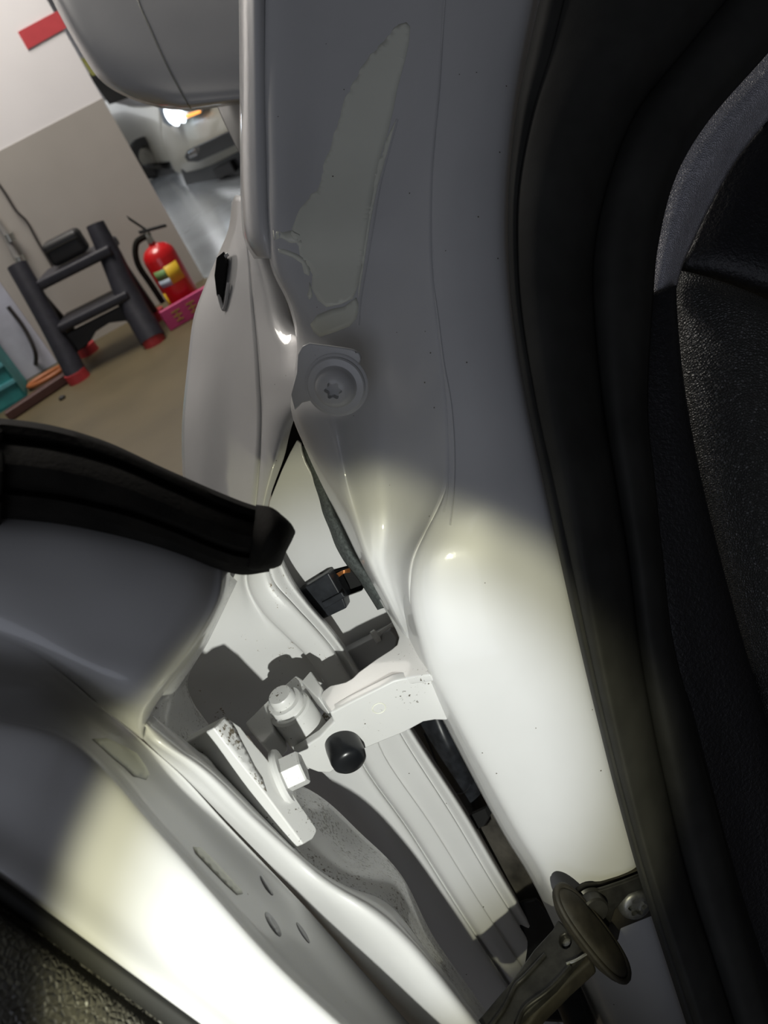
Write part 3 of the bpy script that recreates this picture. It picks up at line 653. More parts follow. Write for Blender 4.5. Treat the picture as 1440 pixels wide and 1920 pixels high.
# ------------------------------------------------------------------ pillar seal
seal = Part('door_opening_seal', 'soft black rubber seal curving down the edge of the white pillar')
A = [(1030, -80), (992, 90), (968, 210), (954, 350), (953, 480), (962, 600), (988, 760), (1018, 900), (1050, 1050), (1084, 1200), (1120, 1350), (1158, 1500), (1200, 1650), (1248, 1800), (1300, 1960)]
L1 = [(1065, -80), (1025, 90), (992, 210), (968, 350), (966, 480), (975, 600), (1002, 760), (1033, 900), (1066, 1050), (1098, 1200), (1132, 1350), (1170, 1500), (1212, 1650), (1260, 1800), (1312, 1960)]
B1 = [(1350, -80), (1200, 90), (1110, 210), (1060, 350), (1040, 480), (1046, 600), (1062, 760), (1085, 900), (1108, 1050), (1132, 1200), (1162, 1350), (1196, 1500), (1236, 1650), (1286, 1800), (1340, 1960)]
G1 = [(1430, -80), (1290, 90), (1195, 210), (1140, 350), (1115, 480), (1116, 600), (1132, 760), (1155, 900), (1180, 1050), (1198, 1200), (1224, 1350), (1256, 1500), (1292, 1650), (1340, 1800), (1392, 1960)]
E1 = [(1560, -40), (1440, 100), (1330, 225), (1268, 330), (1236, 450), (1225, 560), (1215, 760), (1228, 900), (1244, 1050), (1262, 1200), (1300, 1350), (1340, 1500), (1380, 1650), (1420, 1800), (1470, 1960)]
sd = [.385, .375, .370, .365, .362, .360, .358, .358, .360, .366, .374, .384, .396, .410, .428]
surf('bulb', [[(*l, d+.012), (*mix(l, b, .15), d+.005), (*mix(l, b, .55), d-.001), (*b, d), (*mix(b, g, .5), d+.007), (*mix(b, g, .9), d+.020), (*g, d+.032)] for l, b, g, d in zip(L1, B1, G1, sd)], 'rubber_seal', seal, 5, 5, ext=(('r0', SUP), ('rN', PDN)))
surf('lip', [[(*a, d+.022), (*mix(a, l, .3), d+.012), (*mix(a, l, .7), d+.008), (*mix(a, l, 1.3), d+.008)] for a, l, d in zip(A, L1, sd)], 'rubber_seal', seal, 5, 5, ext=(('r0', SUP), ('rN', PDN)))
surf('inner_bulb', [[(*mix(b, g, .95), d+.034), (*g, d+.026), (*mix(g, e, .2), d+.018), (*mix(g, e, .45), d+.017), (*mix(g, e, .8), d+.024), (*e, d+.040)] for b, g, e, d in zip(B1, G1, E1, sd)], 'rubber_seal', seal, 5, 5, ext=(('r0', SUP), ('rN', PDN)))

# ------------------------------------------------------------------ dashboard end
dash = Part('dashboard', 'black grained dashboard end with a silver woven band at right')
surf('lower_pad', [
    [(1250, 506, .442), (1290, 510, .428), (1360, 530, .420), (1440, 562, .414), (1560, 620, .408)],
    [(1250, 560, .438), (1285, 560, .424), (1360, 580, .412), (1440, 600, .405), (1560, 650, .40)],
    [(1255, 720, .438), (1300, 720, .420), (1370, 730, .408), (1440, 740, .402), (1560, 760, .396)],
    [(1275, 900, .440), (1330, 900, .422), (1390, 905, .410), (1450, 910, .404), (1560, 920, .40)],
    [(1320, 1080, .445), (1372, 1080, .428), (1420, 1080, .416), (1470, 1080, .41), (1560, 1080, .405)],
    [(1365, 1250, .45), (1416, 1250, .434), (1450, 1250, .424), (1490, 1250, .418), (1560, 1250, .412)],
    [(1420, 1450, .46), (1460, 1450, .444), (1490, 1450, .434), (1520, 1450, .428), (1580, 1450, .42)]], 'dash_leather', dash, 6, 6, ext=(('cN', RGT),))
surf('silver_band', [
    [(1500, 40, .435), (1490, 110, .428), (1480, 190, .440)],
    [(1436, 100, .430), (1438, 160, .422), (1440, 226, .436)],
    [(1350, 180, .424), (1366, 245, .416), (1380, 302, .432)],
    [(1282, 270, .420), (1306, 340, .413), (1328, 395, .430)],
    [(1245, 370, .417), (1272, 425, .411), (1298, 458, .428)],
    [(1228, 450, .416), (1254, 480, .411), (1280, 500, .427)],
    [(1212, 560, .416), (1238, 560, .412), (1264, 560, .427)]], 'silver_weave', dash, 6, 6, label='silver grey woven band', ext=(('r0', RGT*.4+U*.2),))
surf('upper_pad', [
    [(1480, 180, .436), (1560, 160, .432), (1640, 150, .428)],
    [(1378, 296, .436), (1450, 300, .430), (1600, 310, .425)],
    [(1326, 388, .436), (1400, 400, .428), (1580, 420, .422)],
    [(1284, 480, .436), (1370, 500, .428), (1580, 560, .42)],
    [(1262, 520, .445), (1370, 560, .445), (1580, 640, .44)]], 'dash_plate', dash, 6, 6, ext=(('cN', RGT), ('rN', FWD*.05-U*.015)))
surf('end_plate', [
    [(1158, 572, .420), (1161, 570, .411), (1215, 552, .409), (1264, 536, .409), (1267, 535, .420)],
    [(1160, 610, .420), (1164, 610, .408), (1218, 600, .406), (1266, 592, .407), (1269, 592, .420)],
    [(1172, 720, .420), (1176, 720, .404), (1228, 720, .402), (1278, 720, .404), (1282, 720, .420)],
    [(1190, 880, .420), (1194, 880, .402), (1250, 880, .401), (1306, 880, .405), (1310, 880, .422)],
    [(1212, 1050, .424), (1216, 1050, .404), (1280, 1050, .404), (1346, 1050, .410), (1350, 1050, .428)],
    [(1236, 1200, .43), (1240, 1200, .408), (1310, 1200, .409), (1386, 1200, .416), (1390, 1200, .434)],
    [(1258, 1300, .436), (1264, 1300, .413), (1335, 1300, .415), (1416, 1300, .422), (1420, 1300, .44)],
    [(1300, 1500, .45), (1306, 1500, .426), (1390, 1500, .43), (1470, 1500, .436), (1474, 1500, .455)],
    [(1345, 1720, .465), (1350, 1720, .440), (1430, 1720, .445), (1520, 1720, .45), (1524, 1720, .47)],
    [(1395, 1960, .48), (1400, 1960, .455), (1480, 1960, .46), (1570, 1960, .465), (1574, 1960, .485)]], 'dash_plate', dash, 5, 5, ext=(('rN', PDN),))
surf('kick_trim', [
    [(1232, 1190, .412), (1244, 1240, .404), (1268, 1262, .402), (1276, 1290, .412)],
    [(1240, 1300, .418), (1262, 1310, .408), (1282, 1320, .406), (1310, 1330, .422)],
    [(1262, 1420, .424), (1285, 1425, .413), (1310, 1430, .413), (1336, 1440, .428)],
    [(1292, 1560, .434), (1315, 1565, .422), (1345, 1570, .422), (1372, 1580, .438)],
    [(1330, 1720, .446), (1355, 1725, .433), (1390, 1730, .433), (1420, 1740, .45)],
    [(1390, 1960, .47), (1420, 1960, .456), (1470, 1960, .456), (1510, 1960, .475)]], 'dash_black', dash, 5, 5, ext=(('rN', PDN),))
surf('inner_trim', [
    [(1480, 1150, .43), (1540, 1150, .42), (1640, 1150, .41)],
    [(1420, 1350, .452), (1500, 1350, .44), (1640, 1350, .43)],
    [(1440, 1600, .462), (1520, 1600, .45), (1660, 1600, .44)],
    [(1480, 1980, .48), (1560, 1980, .47), (1700, 1980, .46)]], 'dash_black', dash, ext=(('cN', RGT), ('rN', PDN)))

# ------------------------------------------------------------------ front wing (fender)
wing = Part('front_wing', 'white front wing beside the pillar with a notch near its top')
fs = surf('outer_skin', [
    [(434, 380, .62), (440, 368, .585), (447, 366, .565), (456, 372, .552)],
    [(428, 430, .62), (436, 430, .585), (448, 430, .560), (461, 432, .543)],
    [(404, 488, .64), (418, 490, .60), (442, 490, .560), (468, 490, .535)],
    [(380, 545, .64), (402, 545, .602), (436, 545, .560), (473, 545, .527)],
    [(362, 600, .64), (392, 600, .600), (434, 600, .557), (478, 600, .520)],
    [(352, 680, .63), (386, 680, .590), (434, 680, .550), (485, 680, .508)],
    [(342, 780, .61), (378, 780, .575), (434, 780, .540), (490, 780, .497)],
    [(341, 850, .60), (378, 850, .565), (432, 850, .533), (487, 850, .492)],
    [(345, 920, .59), (380, 920, .558), (428, 920, .528), (480, 920, .487)],
    [(358, 1000, .58), (388, 1000, .552), (424, 1000, .522), (473, 1000, .483)]], 'paint', wing, 6, 5, ext=(('rN', -UP*.35),))
surf('rear_return', rowsy(
    (430, ((460, .544), (466, .538), (474, .536), (482, .545))),
    (478, ((466, .537), (480, .527), (496, .526), (512, .540))),
    (540, ((472, .528), (500, .512), (528, .512), (544, .530))),
    (600, ((477, .521), (508, .500), (540, .496), (556, .512))),
    (650, ((482, .513), (516, .486), (550, .470), (567, .452))),
    (700, ((486, .506), (518, .478), (550, .454), (578, .434))),
    (745, ((489, .501), (518, .476), (550, .452), (578, .431))),
    (775, ((490, .498), (512, .479), (538, .462), (556, .455))),
    (815, ((489, .495), (508, .481), (528, .472), (543, .476))),
    (860, ((487, .492), (502, .482), (518, .477), (532, .486))),
    (930, ((480, .488), (490, .482), (499, .480), (507, .490))),
    (1000, ((472, .484), (480, .480), (487, .479), (493, .49)))), 'paint_specks', wing, 6, 5, ext=(('rN', -UP*.2),))
fbt = tree_of(fs)
prism('notch', [P(u, v, .585) for u, v in ((412, 492), (426, 480), (430, 500), (428, 530), (424, 560), (418, 578), (412, 560), (408, 525))], -FWD*0.012, 'cavity', wing, 0.001)
tube('notch_rim', [P(428, 476, .574), P(414, 488, .575), (P(407, 510, .576)), P(409, 545, .575), P(415, 572, .572), P(420, 580, .570), P(424, 566, .567), P(429, 530, .563)], 0.0014, 'paint', wing, 8)
# mounting tab and bolt
T0 = P(630, 715, .400)
tn = (-FWD*0.86-U*0.42+R*-0.12).normalized()
def OT(u, v, off=0.0): return hit(u, v, T0+tn*off, tn)
tab = prism('mounting_tab', [OT(*q) for q in ((556, 700), (558, 665), (566, 650), (580, 644), (610, 648), (640, 652), (662, 656), (674, 663), (677, 674), (672, 684), (660, 688), (682, 706), (684, 728), (676, 748), (662, 757), (640, 757), (606, 756), (582, 752), (566, 756), (552, 770), (545, 740))], -tn*0.0025, 'hinge_paint', wing, 0.0008)
bo = OT(631, 722)
blt = lathe('wing_bolt', [(0.0152, 0), (0.0152, .0022), (0.0145, .003), (0.0112, .0034), (0.0106, .0042), (0.0103, .006), (0.0092, .0082), (0.0072, .0096), (0.0054, .0101), (0.0040, .0103, .17), (0.0038, .0060, .17), (0, .0058)], bo, tn, 'hinge_paint', wing, 72, ref=R)
lathe('washer', [(0.012, -.0006), (0.0166, -.0006), (0.0168, .0004), (0.0160, .0010), (0.012, .0010)], bo, tn, 'hinge_paint', blt, 48)

# ================================================================== DOOR
door = Part('door', 'open white car door whose edge fills the lower left')
surf('inner_panel_upper', [
    [(-80, 940, 0.275), (120, 955, 0.286), (260, 990, 0.293), (350, 1015, 0.300), (400, 1035, 0.306), (424, 1050, 0.314), (432, 1062, 0.355)],
    [(-80, 990, 0.265), (110, 1005, 0.276), (252, 1035, 0.285), (350, 1062, 0.292), (400, 1076, 0.300), (424, 1084, 0.308), (430, 1090, 0.352)],
    [(-80, 1060, 0.260), (100, 1085, 0.271), (236, 1105, 0.279), (335, 1125, 0.286), (388, 1135, 0.294), (412, 1134, 0.302), (418, 1138, 0.348)],
    [(-80, 1120, 0.260), (80, 1160, 0.268), (200, 1190, 0.275), (290, 1208, 0.280), (342, 1215, 0.288), (366, 1212, 0.296), (373, 1215, 0.342)],
    [(-80, 1150, 0.261), (65, 1205, 0.268), (165, 1255, 0.273), (240, 1290, 0.277), (280, 1300, 0.282), (300, 1296, 0.290), (308, 1298, 0.340)],
    [(-80, 1162, 0.262), (60, 1216, 0.271), (145, 1272, 0.281), (212, 1325, 0.291), (254, 1345, 0.300), (275, 1342, 0.312), (284, 1342, 0.352)],
    [(-80, 1172, 0.266), (58, 1224, 0.278), (140, 1282, 0.291), (204, 1338, 0.303), (250, 1374, 0.313), (268, 1386, 0.322), (280, 1396, 0.352)]], 'paint', door, 6, 6, ext=(('c0', DLF),))
C1 = [(-80, 1172, .266), (60, 1222, .277), (190, 1325, .300), (268, 1390, .322), (345, 1458, .334), (425, 1545, .350), (520, 1645, .366), (600, 1730, .379), (690, 1832, .391), (790, 1945, .402)]
C2 = [(-80, 1330, .252), (80, 1362, .258), (150, 1394, .264), (215, 1457, .270), (270, 1522, .277), (340, 1602, .284), (410, 1682, .289), (490, 1772, .294), (570, 1852, .298), (670, 1942, .303)]
T1 = [(-80, 1590, .240), (0, 1645, .244), (60, 1688, .248), (120, 1732, .253), (180, 1776, .258), (240, 1820, .263), (300, 1864, .268), (370, 1915, .272), (440, 1965, .276), (520, 2020, .280)]
rows = []
for c2, c1 in zip(C2, C1):
    a, b, c = mix(c2, c1, .12), mix(c2, c1, .5), mix(c2, c1, .88)
    rows.append([c2, (a[0], a[1], a[2]+.012), (b[0], b[1], b[2]+.014), (c[0], c[1], c[2]+.004), c1])
groove = surf('seal_channel', rows, 'paint_specks', door, 6, 6, ext=(('r0', DLF), ('rN', DDN)))
def oval(u, v, a, b, th): return [(u+a*math.cos(t)*math.cos(th)-b*math.sin(t)*math.sin(th), v+a*math.cos(t)*math.sin(th)+b*math.sin(t)*math.cos(th)) for t in [2*math.pi*k/16 for k in range(16)]]
for (u, v, a, b) in ((500, 1660, 22, 5), (568, 1749, 23, 4), (512, 1733, 27, 7)):
    decal('drain_slot', oval(u, v, a, b, math.radians(58)), groove, 'body_grey', door)
decal('channel_tape', [(362, 1588), (376, 1590), (400, 1612), (430, 1645), (452, 1668), (455, 1676), (444, 1678), (420, 1656), (390, 1625), (366, 1600)], groove, 'mark_and_reflection', door)
decal('channel_reflection', [(172, 1386), (200, 1384), (230, 1398), (256, 1412), (274, 1438), (280, 1452), (274, 1462), (262, 1458), (250, 1456), (234, 1440), (214, 1424), (190, 1402)], groove, 'mark_and_reflection', door, label='pale painted reflection')  # reflection in the channel, painted as a pale decal
rows = []
for c2, t1 in zip(C2, T1):
    a, b, c = mix(c2, t1, .06), mix(c2, t1, .35), mix(c2, t1, .7)
    rows.append([(c2[0]+6, c2[1]-2, c2[2]+.016), (c2[0], c2[1], c2[2]), (a[0], a[1], a[2]-.005), (b[0], b[1], b[2]-.004), (c[0], c[1], c[2]-.001), t1, (t1[0]-30, t1[1]+40, t1[2]+.012)])
surf('inner_panel_lower', rows, 'paint', door, 6, 6, ext=(('r0', DLF), ('rN', DDN)))
surf('edge_bead', [
    [(268, 1386, .322), (272, 1370, .318), (276, 1352, .322), (284, 1340, .352)],
    [(285, 1404, .326), (300, 1398, .318), (335, 1400, .326), (374, 1410, .362)],
    [(345, 1462, .337), (368, 1448, .326), (396, 1446, .334), (416, 1450, .372)],
    [(425, 1548, .356), (456, 1530, .346), (488, 1534, .358), (512, 1546, .392)],
    [(520, 1648, .374), (556, 1626, .364), (590, 1626, .372), (613, 1648, .402)],
    [(600, 1734, .385), (645, 1704, .361), (690, 1694, .364), (722, 1690, .402)],
    [(690, 1836, .398), (735, 1792, .372), (775, 1770, .374), (800, 1782, .412)],
    [(760, 1920, .41), (805, 1880, .383), (850, 1864, .385), (882, 1890, .424)],
    [(830, 2000, .42), (870, 1960, .395), (912, 1944, .398), (940, 1968, .436)]], 'paint', door, 8, 6, ext=(('rN', DDN),))
surf('hinge_face', [
    [(425, 1070, 0.365), (430, 1076, 0.380), (436, 1082, 0.410), (445, 1090, 0.450)],
    [(380, 1200, 0.362), (383, 1200, 0.380), (386, 1200, 0.410), (392, 1200, 0.450)],
    [(296, 1310, 0.356), (318, 1290, 0.365), (338, 1276, 0.385), (354, 1268, 0.430)],
    [(282, 1345, 0.352), (308, 1330, 0.362), (335, 1312, 0.382), (360, 1312, 0.430)],
    [(292, 1396, 0.350), (325, 1380, 0.366), (362, 1362, 0.406), (398, 1366, 0.451)],
    [(374, 1412, 0.362), (396, 1412, 0.400), (416, 1410, 0.421), (440, 1416, 0.456)],
    [(416, 1452, 0.372), (436, 1450, 0.408), (462, 1446, 0.428), (490, 1440, 0.461)],
    [(512, 1548, 0.401), (536, 1530, 0.418), (566, 1512, 0.436), (596, 1490, 0.466)],
    [(613, 1650, 0.395), (630, 1620, 0.410), (650, 1592, 0.444), (676, 1562, 0.471)],
    [(722, 1692, 0.402), (735, 1672, 0.415), (744, 1655, 0.430), (752, 1640, 0.460)],
    [(800, 1784, 0.412), (803, 1776, 0.425), (807, 1765, 0.440), (812, 1755, 0.470)],
    [(882, 1892, 0.424), (885, 1888, 0.435), (889, 1880, 0.450), (894, 1872, 0.480)],
    [(940, 1970, 0.436), (943, 1965, 0.447), (947, 1960, 0.460), (952, 1952, 0.490)]], 'paint_grit', door, 5, 6, ext=(('rN', DDN),))
# rubber belt strip
bt_top = [(-80, 782, 0.262), (0, 784, 0.270), (100, 798, 0.275), (200, 828, 0.282), (300, 874, 0.290), (400, 918, 0.300), (465, 944, 0.308), (512, 956, 0.316)]
bt_bot = [(-80, 972, 0.262), (0, 972, 0.270), (120, 984, 0.274), (250, 1012, 0.279), (340, 1040, 0.288), (405, 1066, 0.299), (455, 1078, 0.309), (505, 1072, 0.316)]
prof = [(0, .004), (.06, -.006), (.14, -.008), (.22, -.004), (.27, -.012), (.45, -.018), (.62, -.016), (.70, -.010), (.76, -.013), (.88, -.010), (1, 0), (1, .016), (.75, .024), (.35, .026), (.08, .020)]
g = []
for tq, bq_ in zip(bt_top, bt_bot):
    g.append([P(*(lambda m_: (m_[0], m_[1], m_[2]+o))(mix(tq, bq_, s))) for s, o in prof])
g = [[p+DLF*(k/4) for p in g[0]] for k in (4, 3, 2, 1)]+g
gc = [cr([g[i][j] for i in range(len(g))], 6*(len(g)-1)) for j in range(len(prof))]
gg = [[gc[j][i] for j in range(len(prof))] for i in range(len(gc[0]))]
me = grid_mesh('belt_seal', gg, True, True)
bm = bmesh.new(); bm.from_mesh(me); bm.verts.ensure_lookup_table(); n = len(prof); L = len(gg)
bm.faces.new([bm.verts[(L-1)*n+k] for k in range(n)])
bmesh.ops.recalc_face_normals(bm, faces=bm.faces); bm.to_mesh(me); bm.free()
bs_ = link('belt_seal', me, 'rubber', door); md = bs_.modifiers.new('e', 'EDGE_SPLIT'); md.split_angle = math.radians(32)
surf('belt_seal_end', [
    [(480, 946, 0.309), (505, 950, 0.297), (520, 958, 0.301), (526, 964, 0.325)],
    [(478, 970, 0.299), (512, 972, 0.289), (545, 984, 0.297), (552, 992, 0.325)],
    [(474, 1000, 0.293), (508, 1004, 0.284), (540, 1016, 0.293), (550, 1008, 0.325)],
    [(470, 1030, 0.293), (500, 1036, 0.286), (528, 1044, 0.295), (536, 1036, 0.325)],
    [(465, 1060, 0.299), (488, 1066, 0.295), (518, 1062, 0.303), (528, 1058, 0.327)],
    [(462, 1072, 0.311), (486, 1070, 0.315), (512, 1066, 0.320), (522, 1062, 0.335)]], 'rubber', door, 6, 5, thick=0.004)
# trim card of the door
rows = []
for t1 in T1:
    u, v, d = t1
    rows.append([(u-2, v+6, d+.010), (u-12, v+24, d+.004), (u-26, v+44, d-.001), (u-34, v+52, d-.006), (u-50, v+90, d-.012), (u-90, v+170, d-.020), (u-160, v+300, d-.026)])
surf('trim_card', rows, 'leather', door, 5, 6, label='black grained leather trim', ext=(('r0', DLF), ('rN', DDN), ('cN', -U*.25-R*.05-FWD*.03)))
rows = [[(t[0]+3, t[1]-3, t[2]+.002), (t[0]-6, t[1]+8, t[2]-.003), (t[0]-18, t[1]+28, t[2]-.002), (t[0]-26, t[1]+44, t[2]+.006)] for t in T1]
surf('trim_lip', rows, 'rubber_seal', door, 5, 6, ext=(('r0', DLF), ('rN', DDN)))
# mirror housing on the door
mir = Part('wing_mirror', 'white painted door mirror housing at top left with a fine seam')
def mrow(v, pts): return [(u, v+dv, d) for u, dv, d in pts]
lo = surf('housing', [
    [(40, -260, 0.980), (60, -230, 0.938), (120, -200, 0.918), (300, -180, 0.892), (440, -180, 0.876), (540, -160, 0.872)],
    [(66, -70, 0.930), (86, -70, 0.888), (140, -60, 0.868), (300, -40, 0.842), (440, -40, 0.826), (540, -50, 0.822)],
    [(98, 0, 0.905), (112, 0, 0.863), (168, 12, 0.843), (305, 26, 0.817), (440, 30, 0.801), (540, 14, 0.797)],
    [(140, 78, 0.885), (153, 80, 0.843), (202, 88, 0.823), (318, 100, 0.797), (440, 100, 0.781), (540, 90, 0.777)],
    [(186, 148, 0.875), (198, 146, 0.833), (236, 146, 0.813), (332, 154, 0.787), (440, 150, 0.771), (540, 140, 0.767)],
    [(236, 181, 0.870), (246, 179, 0.828), (276, 178, 0.808), (342, 182, 0.782), (440, 174, 0.766), (540, 166, 0.762)],
    [(290, 200, 0.878), (298, 198, 0.836), (318, 198, 0.816), (352, 201, 0.790), (440, 191, 0.774), (540, 183, 0.770), (298, 198, .840), (318, 198, .822), (352, 201, .806), (440, 191, .828), (540, 183, .878)],
    [(322, 206, 0.915), (330, 206, 0.895), (342, 207, 0.885), (360, 208, 0.870), (440, 197, 0.860), (540, 188, 0.855)]], 'paint', mir, 6, 6, thick=0.004)
seam('housing_seam', [(246, -40), (262, 10), (280, 50), (300, 95), (322, 140), (345, 182), (358, 203)], lo, 0.0011, 'bright_metal', mir)
surf('stem', [[(405, 195, .90), (425, 192, .885), (450, 190, .88)], [(418, 225, .88), (436, 222, .87), (458, 218, .865)], [(436, 262, .86), (448, 258, .855), (466, 252, .85)], [(455, 300, .84), (465, 295, .84), (480, 290, .84)]], 'stool_grey', mir, thick=0.01)

# ------------------------------------------------------------------ hinge
H0 = P(680, 1300, .425)
hinge = Part('door_hinge', 'white painted upper door hinge with round pin between door and pillar')
def CP(x, y): return (360+x/2.88, 1000+y/2.88)
def OH(x, y, off=0.0):
    u, v = CP(x, y); return hit(u, v, H0+UP*off, UP)
ba, bb = OH(745, 970), OH(1150, 785)
hd = (bb-ba).normalized(); hn = hd.cross(UP).normalized()
if hn.dot(CAM-ba) < 0: hn = -hn
def OF(x, y, off=0.0):
    u, v = CP(x, y); return hit(u, v, ba+hn*off, hn)
prism('pillar_bracket', [OH(*q) for q in ((690, 880), (705, 850), (745, 820), (790, 810), (830, 800), (865, 780), (900, 745), (990, 680), (1075, 625), (1105, 600), (1115, 560), (1100, 520), (1060, 440), (1006, 350), (1030, 338), (1062, 335), (1150, 480), (1200, 570), (1290, 762), (1190, 775), (1130, 786), (1090, 795), (1000, 840), (870, 905), (745, 970))], -UP*0.006, 'hinge_paint', hinge, 0.0012)
prism('pillar_bracket_web', [OF(*q) for q in ((745, 972), (870, 906), (1000, 842), (1090, 797), (1130, 788), (1190, 777), (1284, 766), (1400, 1000), (1370, 1012), (1310, 1010), (1250, 1020), (1150, 1075), (1040, 1120), (915, 1172), (840, 1215), (770, 1280), (745, 1296), (680, 1292), (618, 1268), (548, 1190), (600, 1160), (690, 1100), (765, 1020))], -hn*0.006, 'hinge_paint', hinge, 0.0012)
seam_c = OF(1010, 945, 0.0002)
lathe('paint_mark', [(0.0034, 0), (0.0037, .0003), (0.0040, 0)], seam_c, hn, 'mark_and_reflection', hinge, 24)
# pin and knuckle
pc0 = OH(470, 868, 0.010)
lathe('hinge_pin', [(0, 0), (0.0066, -.0004), (0.0074, -.0016), (0.0074, -.006), (0.0100, -.0062), (0.0104, -.0075), (0.0104, -.0098), (0.0092, -.0108), (0.0092, -.0125), (0, -.0125)], pc0, UP, 'hinge_paint', hinge, 40)
lathe('knuckle', [(0, 0), (0.0114, 0), (0.0126, -.0012), (0.0126, -.024), (0, -.024)], pc0-UP*.0122, UP, 'hinge_paint', hinge, 40)
kz = -.0025
prism('door_bracket', [OH(*q, kz) for q in ((285, 1022), (335, 975), (388, 920), (440, 870), (520, 800), (560, 765), (600, 790), (590, 860), (500, 940), (430, 1000), (440, 1070), (385, 1132), (365, 1128), (310, 1060))], -UP*0.018, 'hinge_paint', hinge, 0.0012)
prism('stop_tab', [OH(*q, kz+.004) for q in ((588, 800), (640, 740), (700, 828), (684, 892), (668, 880))], -UP*0.022, 'hinge_paint', hinge, 0.001)
prism('lower_knuckle', [OH(*q, -.026) for q in ((548, 1190), (590, 1150), (640, 1080), (690, 1000), (715, 950), (768, 1020), (745, 1060), (690, 1110), (620, 1170), (580, 1215))], -UP*0.012, 'plate_grit', hinge, 0.001)
# vertical mounting plate against the door, seen on its edge
e1, e2, e3 = P(*CP(116, 1050), .364), P(*CP(600, 1680), .373), P(*CP(490, 1322), .384)
pv = (e2-e1).cross(e3-e1).normalized()
if pv.dot(CAM-e1) < 0: pv = -pv
def OV(x, y):
    u, v = CP(x, y); return hit(u, v, e1, pv)
mpl = prism('mounting_plate', [OV(*q) for q in ((116, 1050), (178, 985), (262, 1042), (300, 1092), (385, 1190), (490, 1322), (672, 1588), (676, 1612), (655, 1648), (600, 1680), (400, 1412), (250, 1225))], -pv*0.024, 'hinge_paint', hinge, 0.001)
wv = P(*CP(500, 1308), .388); ax = (R*0.90+U*0.40+FWD*0.06).normalized()
lathe('mounting_bolt', [(0, .0105), (0.0080, .0105), (0.0088, .0096), (0.0088, 0)], wv, ax, 'hinge_paint', hinge, 6, smooth=False)
lathe('washer', [(0.002, .0005), (0.0135, .0005), (0.0142, -.001), (0.0135, -.003), (0.002, -.003)], wv, ax, 'hinge_paint', hinge, 40)
decal('grime_patch', [CP(*q) for q in ((122, 1052), (178, 992), (215, 1020), (240, 1060), (262, 1110), (300, 1180), (340, 1260), (380, 1320), (404, 1398), (330, 1318), (250, 1220), (180, 1130))], mpl, 'plate_grit', hinge, label='dirt caked on the upper plate')
# black rubber stop
pb = OF(812, 1135); pax = (hn*0.82-UP*0.12+hd*0.12).normalized()
lathe('rubber_stop', [(0, -.002), (0.0098, -.002), (0.0102, .002), (0.0102, .010), (0.0096, .013), (0.0078, .0148), (0.004, .0156), (0, .0157)], pb, pax, 'black_plastic', hinge, 40, label='shiny black rubber stop')

# ------------------------------------------------------------------ check strap
cs = Part('check_strap', 'grimy black door check strap with oval rubber grommet at lower right')
c1, c2, c3 = P(1060, 1760, .435), P(930, 1900, .415), P(1000, 1880, .412)
cn = (c2-c1).cross(c3-c1).normalized()
if cn.dot(CAM-c1) < 0: cn = -cn
def OC(u, v, off=0.0): return hit(u, v, c1+cn*off, cn)
arm = prism('arm', [OC(*q) for q in ((1046, 1722), (1062, 1738), (1098, 1776), (1092, 1790), (1040, 1850), (960, 1925), (900, 1990), (850, 1960), (906, 1900), (960, 1836), (1000, 1780), (1035, 1742))], -cn*0.008, 'strap_steel', cs, 0.0015,
    holes=[[OC(1060+10*math.cos(t), 1764+13*math.sin(t)) for t in [2*math.pi*k/14 for k in range(14)]]])
tube('arm_rib', [OC(1022, 1790, .0005), OC(985, 1830, .001), OC(965, 1850, .001), OC(945, 1890, .001), OC(905, 1945, .001)], 0.0012, 'strap_steel', arm, 8)
tube('arm_rib', [OC(1070, 1812, .0005), OC(1030, 1855, .001), OC(985, 1890, .001), OC(968, 1925, .001)], 0.0014, 'strap_steel', arm, 8)
prism('arm_flange', [OC(*q, -.004) for q in ((1098, 1778), (1110, 1800), (1060, 1845), (1010, 1895), (970, 1950), (940, 1940), (1000, 1885), (1050, 1835))], -cn*0.012, 'strap_rubber', arm, 0.002)
tube('bright_edge', [OC(1062, 1807, .0015), OC(1080, 1800, .0015), OC(1100, 1788, .0015)], 0.0008, 'bright_metal', arm, 6)
lathe('rivet', [(0, .001), (0.003, .0006), (0.0034, -.002), (0, -.002)], OC(1061, 1766, -.005), cn, 'zinc', arm, 14)
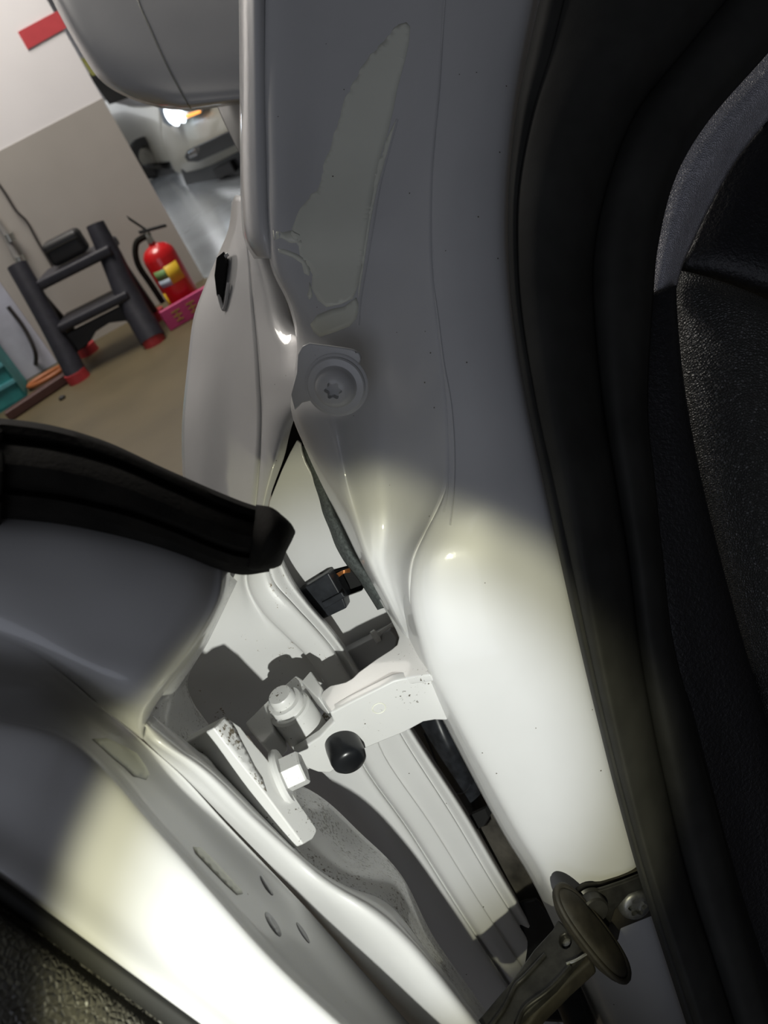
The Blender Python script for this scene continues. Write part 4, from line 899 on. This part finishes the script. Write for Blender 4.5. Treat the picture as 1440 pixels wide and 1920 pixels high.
# oval grommet
gcn = P(1106, 1750, .428); gl = (P(1168, 1830, .425)-P(1042, 1668, .432)).normalized(); gw = ((R*0.62-U*-0.25-FWD*0.55)); gw = (gw-gl*gw.dot(gl)).normalized(); gt = gl.cross(gw)
rings = []
for (s, h_) in ((0.0, .010), (0.55, .0095), (0.86, .007), (1.0, .002), (1.0, -.002), (0.86, -.006), (0.6, -.008), (0, -.008)):
    rings.append([gcn+gl*math.cos(t)*.030*max(s, .001)*(1.0)+gt*math.sin(t)*.0115*max(s, .001)*(1+.12*math.cos(2*t))-gw*h_*0.62 for t in [2*math.pi*k/36 for k in range(36)]])
me = grid_mesh('grommet', rings, True, True); bm = bmesh.new(); bm.from_mesh(me); bmesh.ops.remove_doubles(bm, verts=bm.verts, dist=5e-5); bmesh.ops.recalc_face_normals(bm, faces=bm.faces); bm.to_mesh(me); bm.free()
gm = link('grommet', me, 'strap_rubber', cs)
tube('grommet_lip', [gcn+gl*math.cos(t)*.0298+gt*math.sin(t)*.0112*(1+.12*math.cos(2*t))+gw*.002 for t in [2*math.pi*k/24 for k in range(25)]], 0.0016, 'strap_rubber', gm, 8, 2)
# bracket bolted to the pillar
k1, k2, k3 = P(1100, 1690, .448), P(1220, 1640, .452), P(1200, 1720, .456)
kn = (k2-k1).cross(k3-k1).normalized()
if kn.dot(CAM-k1) < 0: kn = -kn
def OK_(u, v, off=0.0): return hit(u, v, k1+kn*off, kn)
kb = prism('pillar_plate', [OK_(*q) for q in ((1082, 1672), (1100, 1662), (1130, 1658), (1160, 1646), (1205, 1626), (1250, 1610), (1270, 1700), (1230, 1716), (1165, 1742), (1160, 1765), (1140, 1768), (1110, 1740))], -kn*0.004, 'strap_rubber', cs, 0.0012)
prism('pillar_plate_web', [OK_(*q, .003) for q in ((1092, 1670), (1130, 1660), (1165, 1648), (1205, 1632), (1250, 1618), (1254, 1642), (1210, 1658), (1175, 1672), (1150, 1700), (1138, 1735), (1115, 1725))], kn*0.003, 'strap_steel', kb, 0.0012)
lathe('rivet', [(0, .007), (0.0070, .007), (0.0080, .006), (0.0080, 0), (0.0095, -.001)], OK_(1108, 1694, .006), kn, 'strap_steel', kb, 28)
lathe('bracket_bolt', [(0.0100, 0), (0.0100, .002), (0.0088, .004), (0.0075, .005), (0.0052, .0052, .15), (0.0050, .0025, .15), (0, .0024)], OK_(1188, 1690, .0015), kn, 'zinc', kb, 60, ref=R)
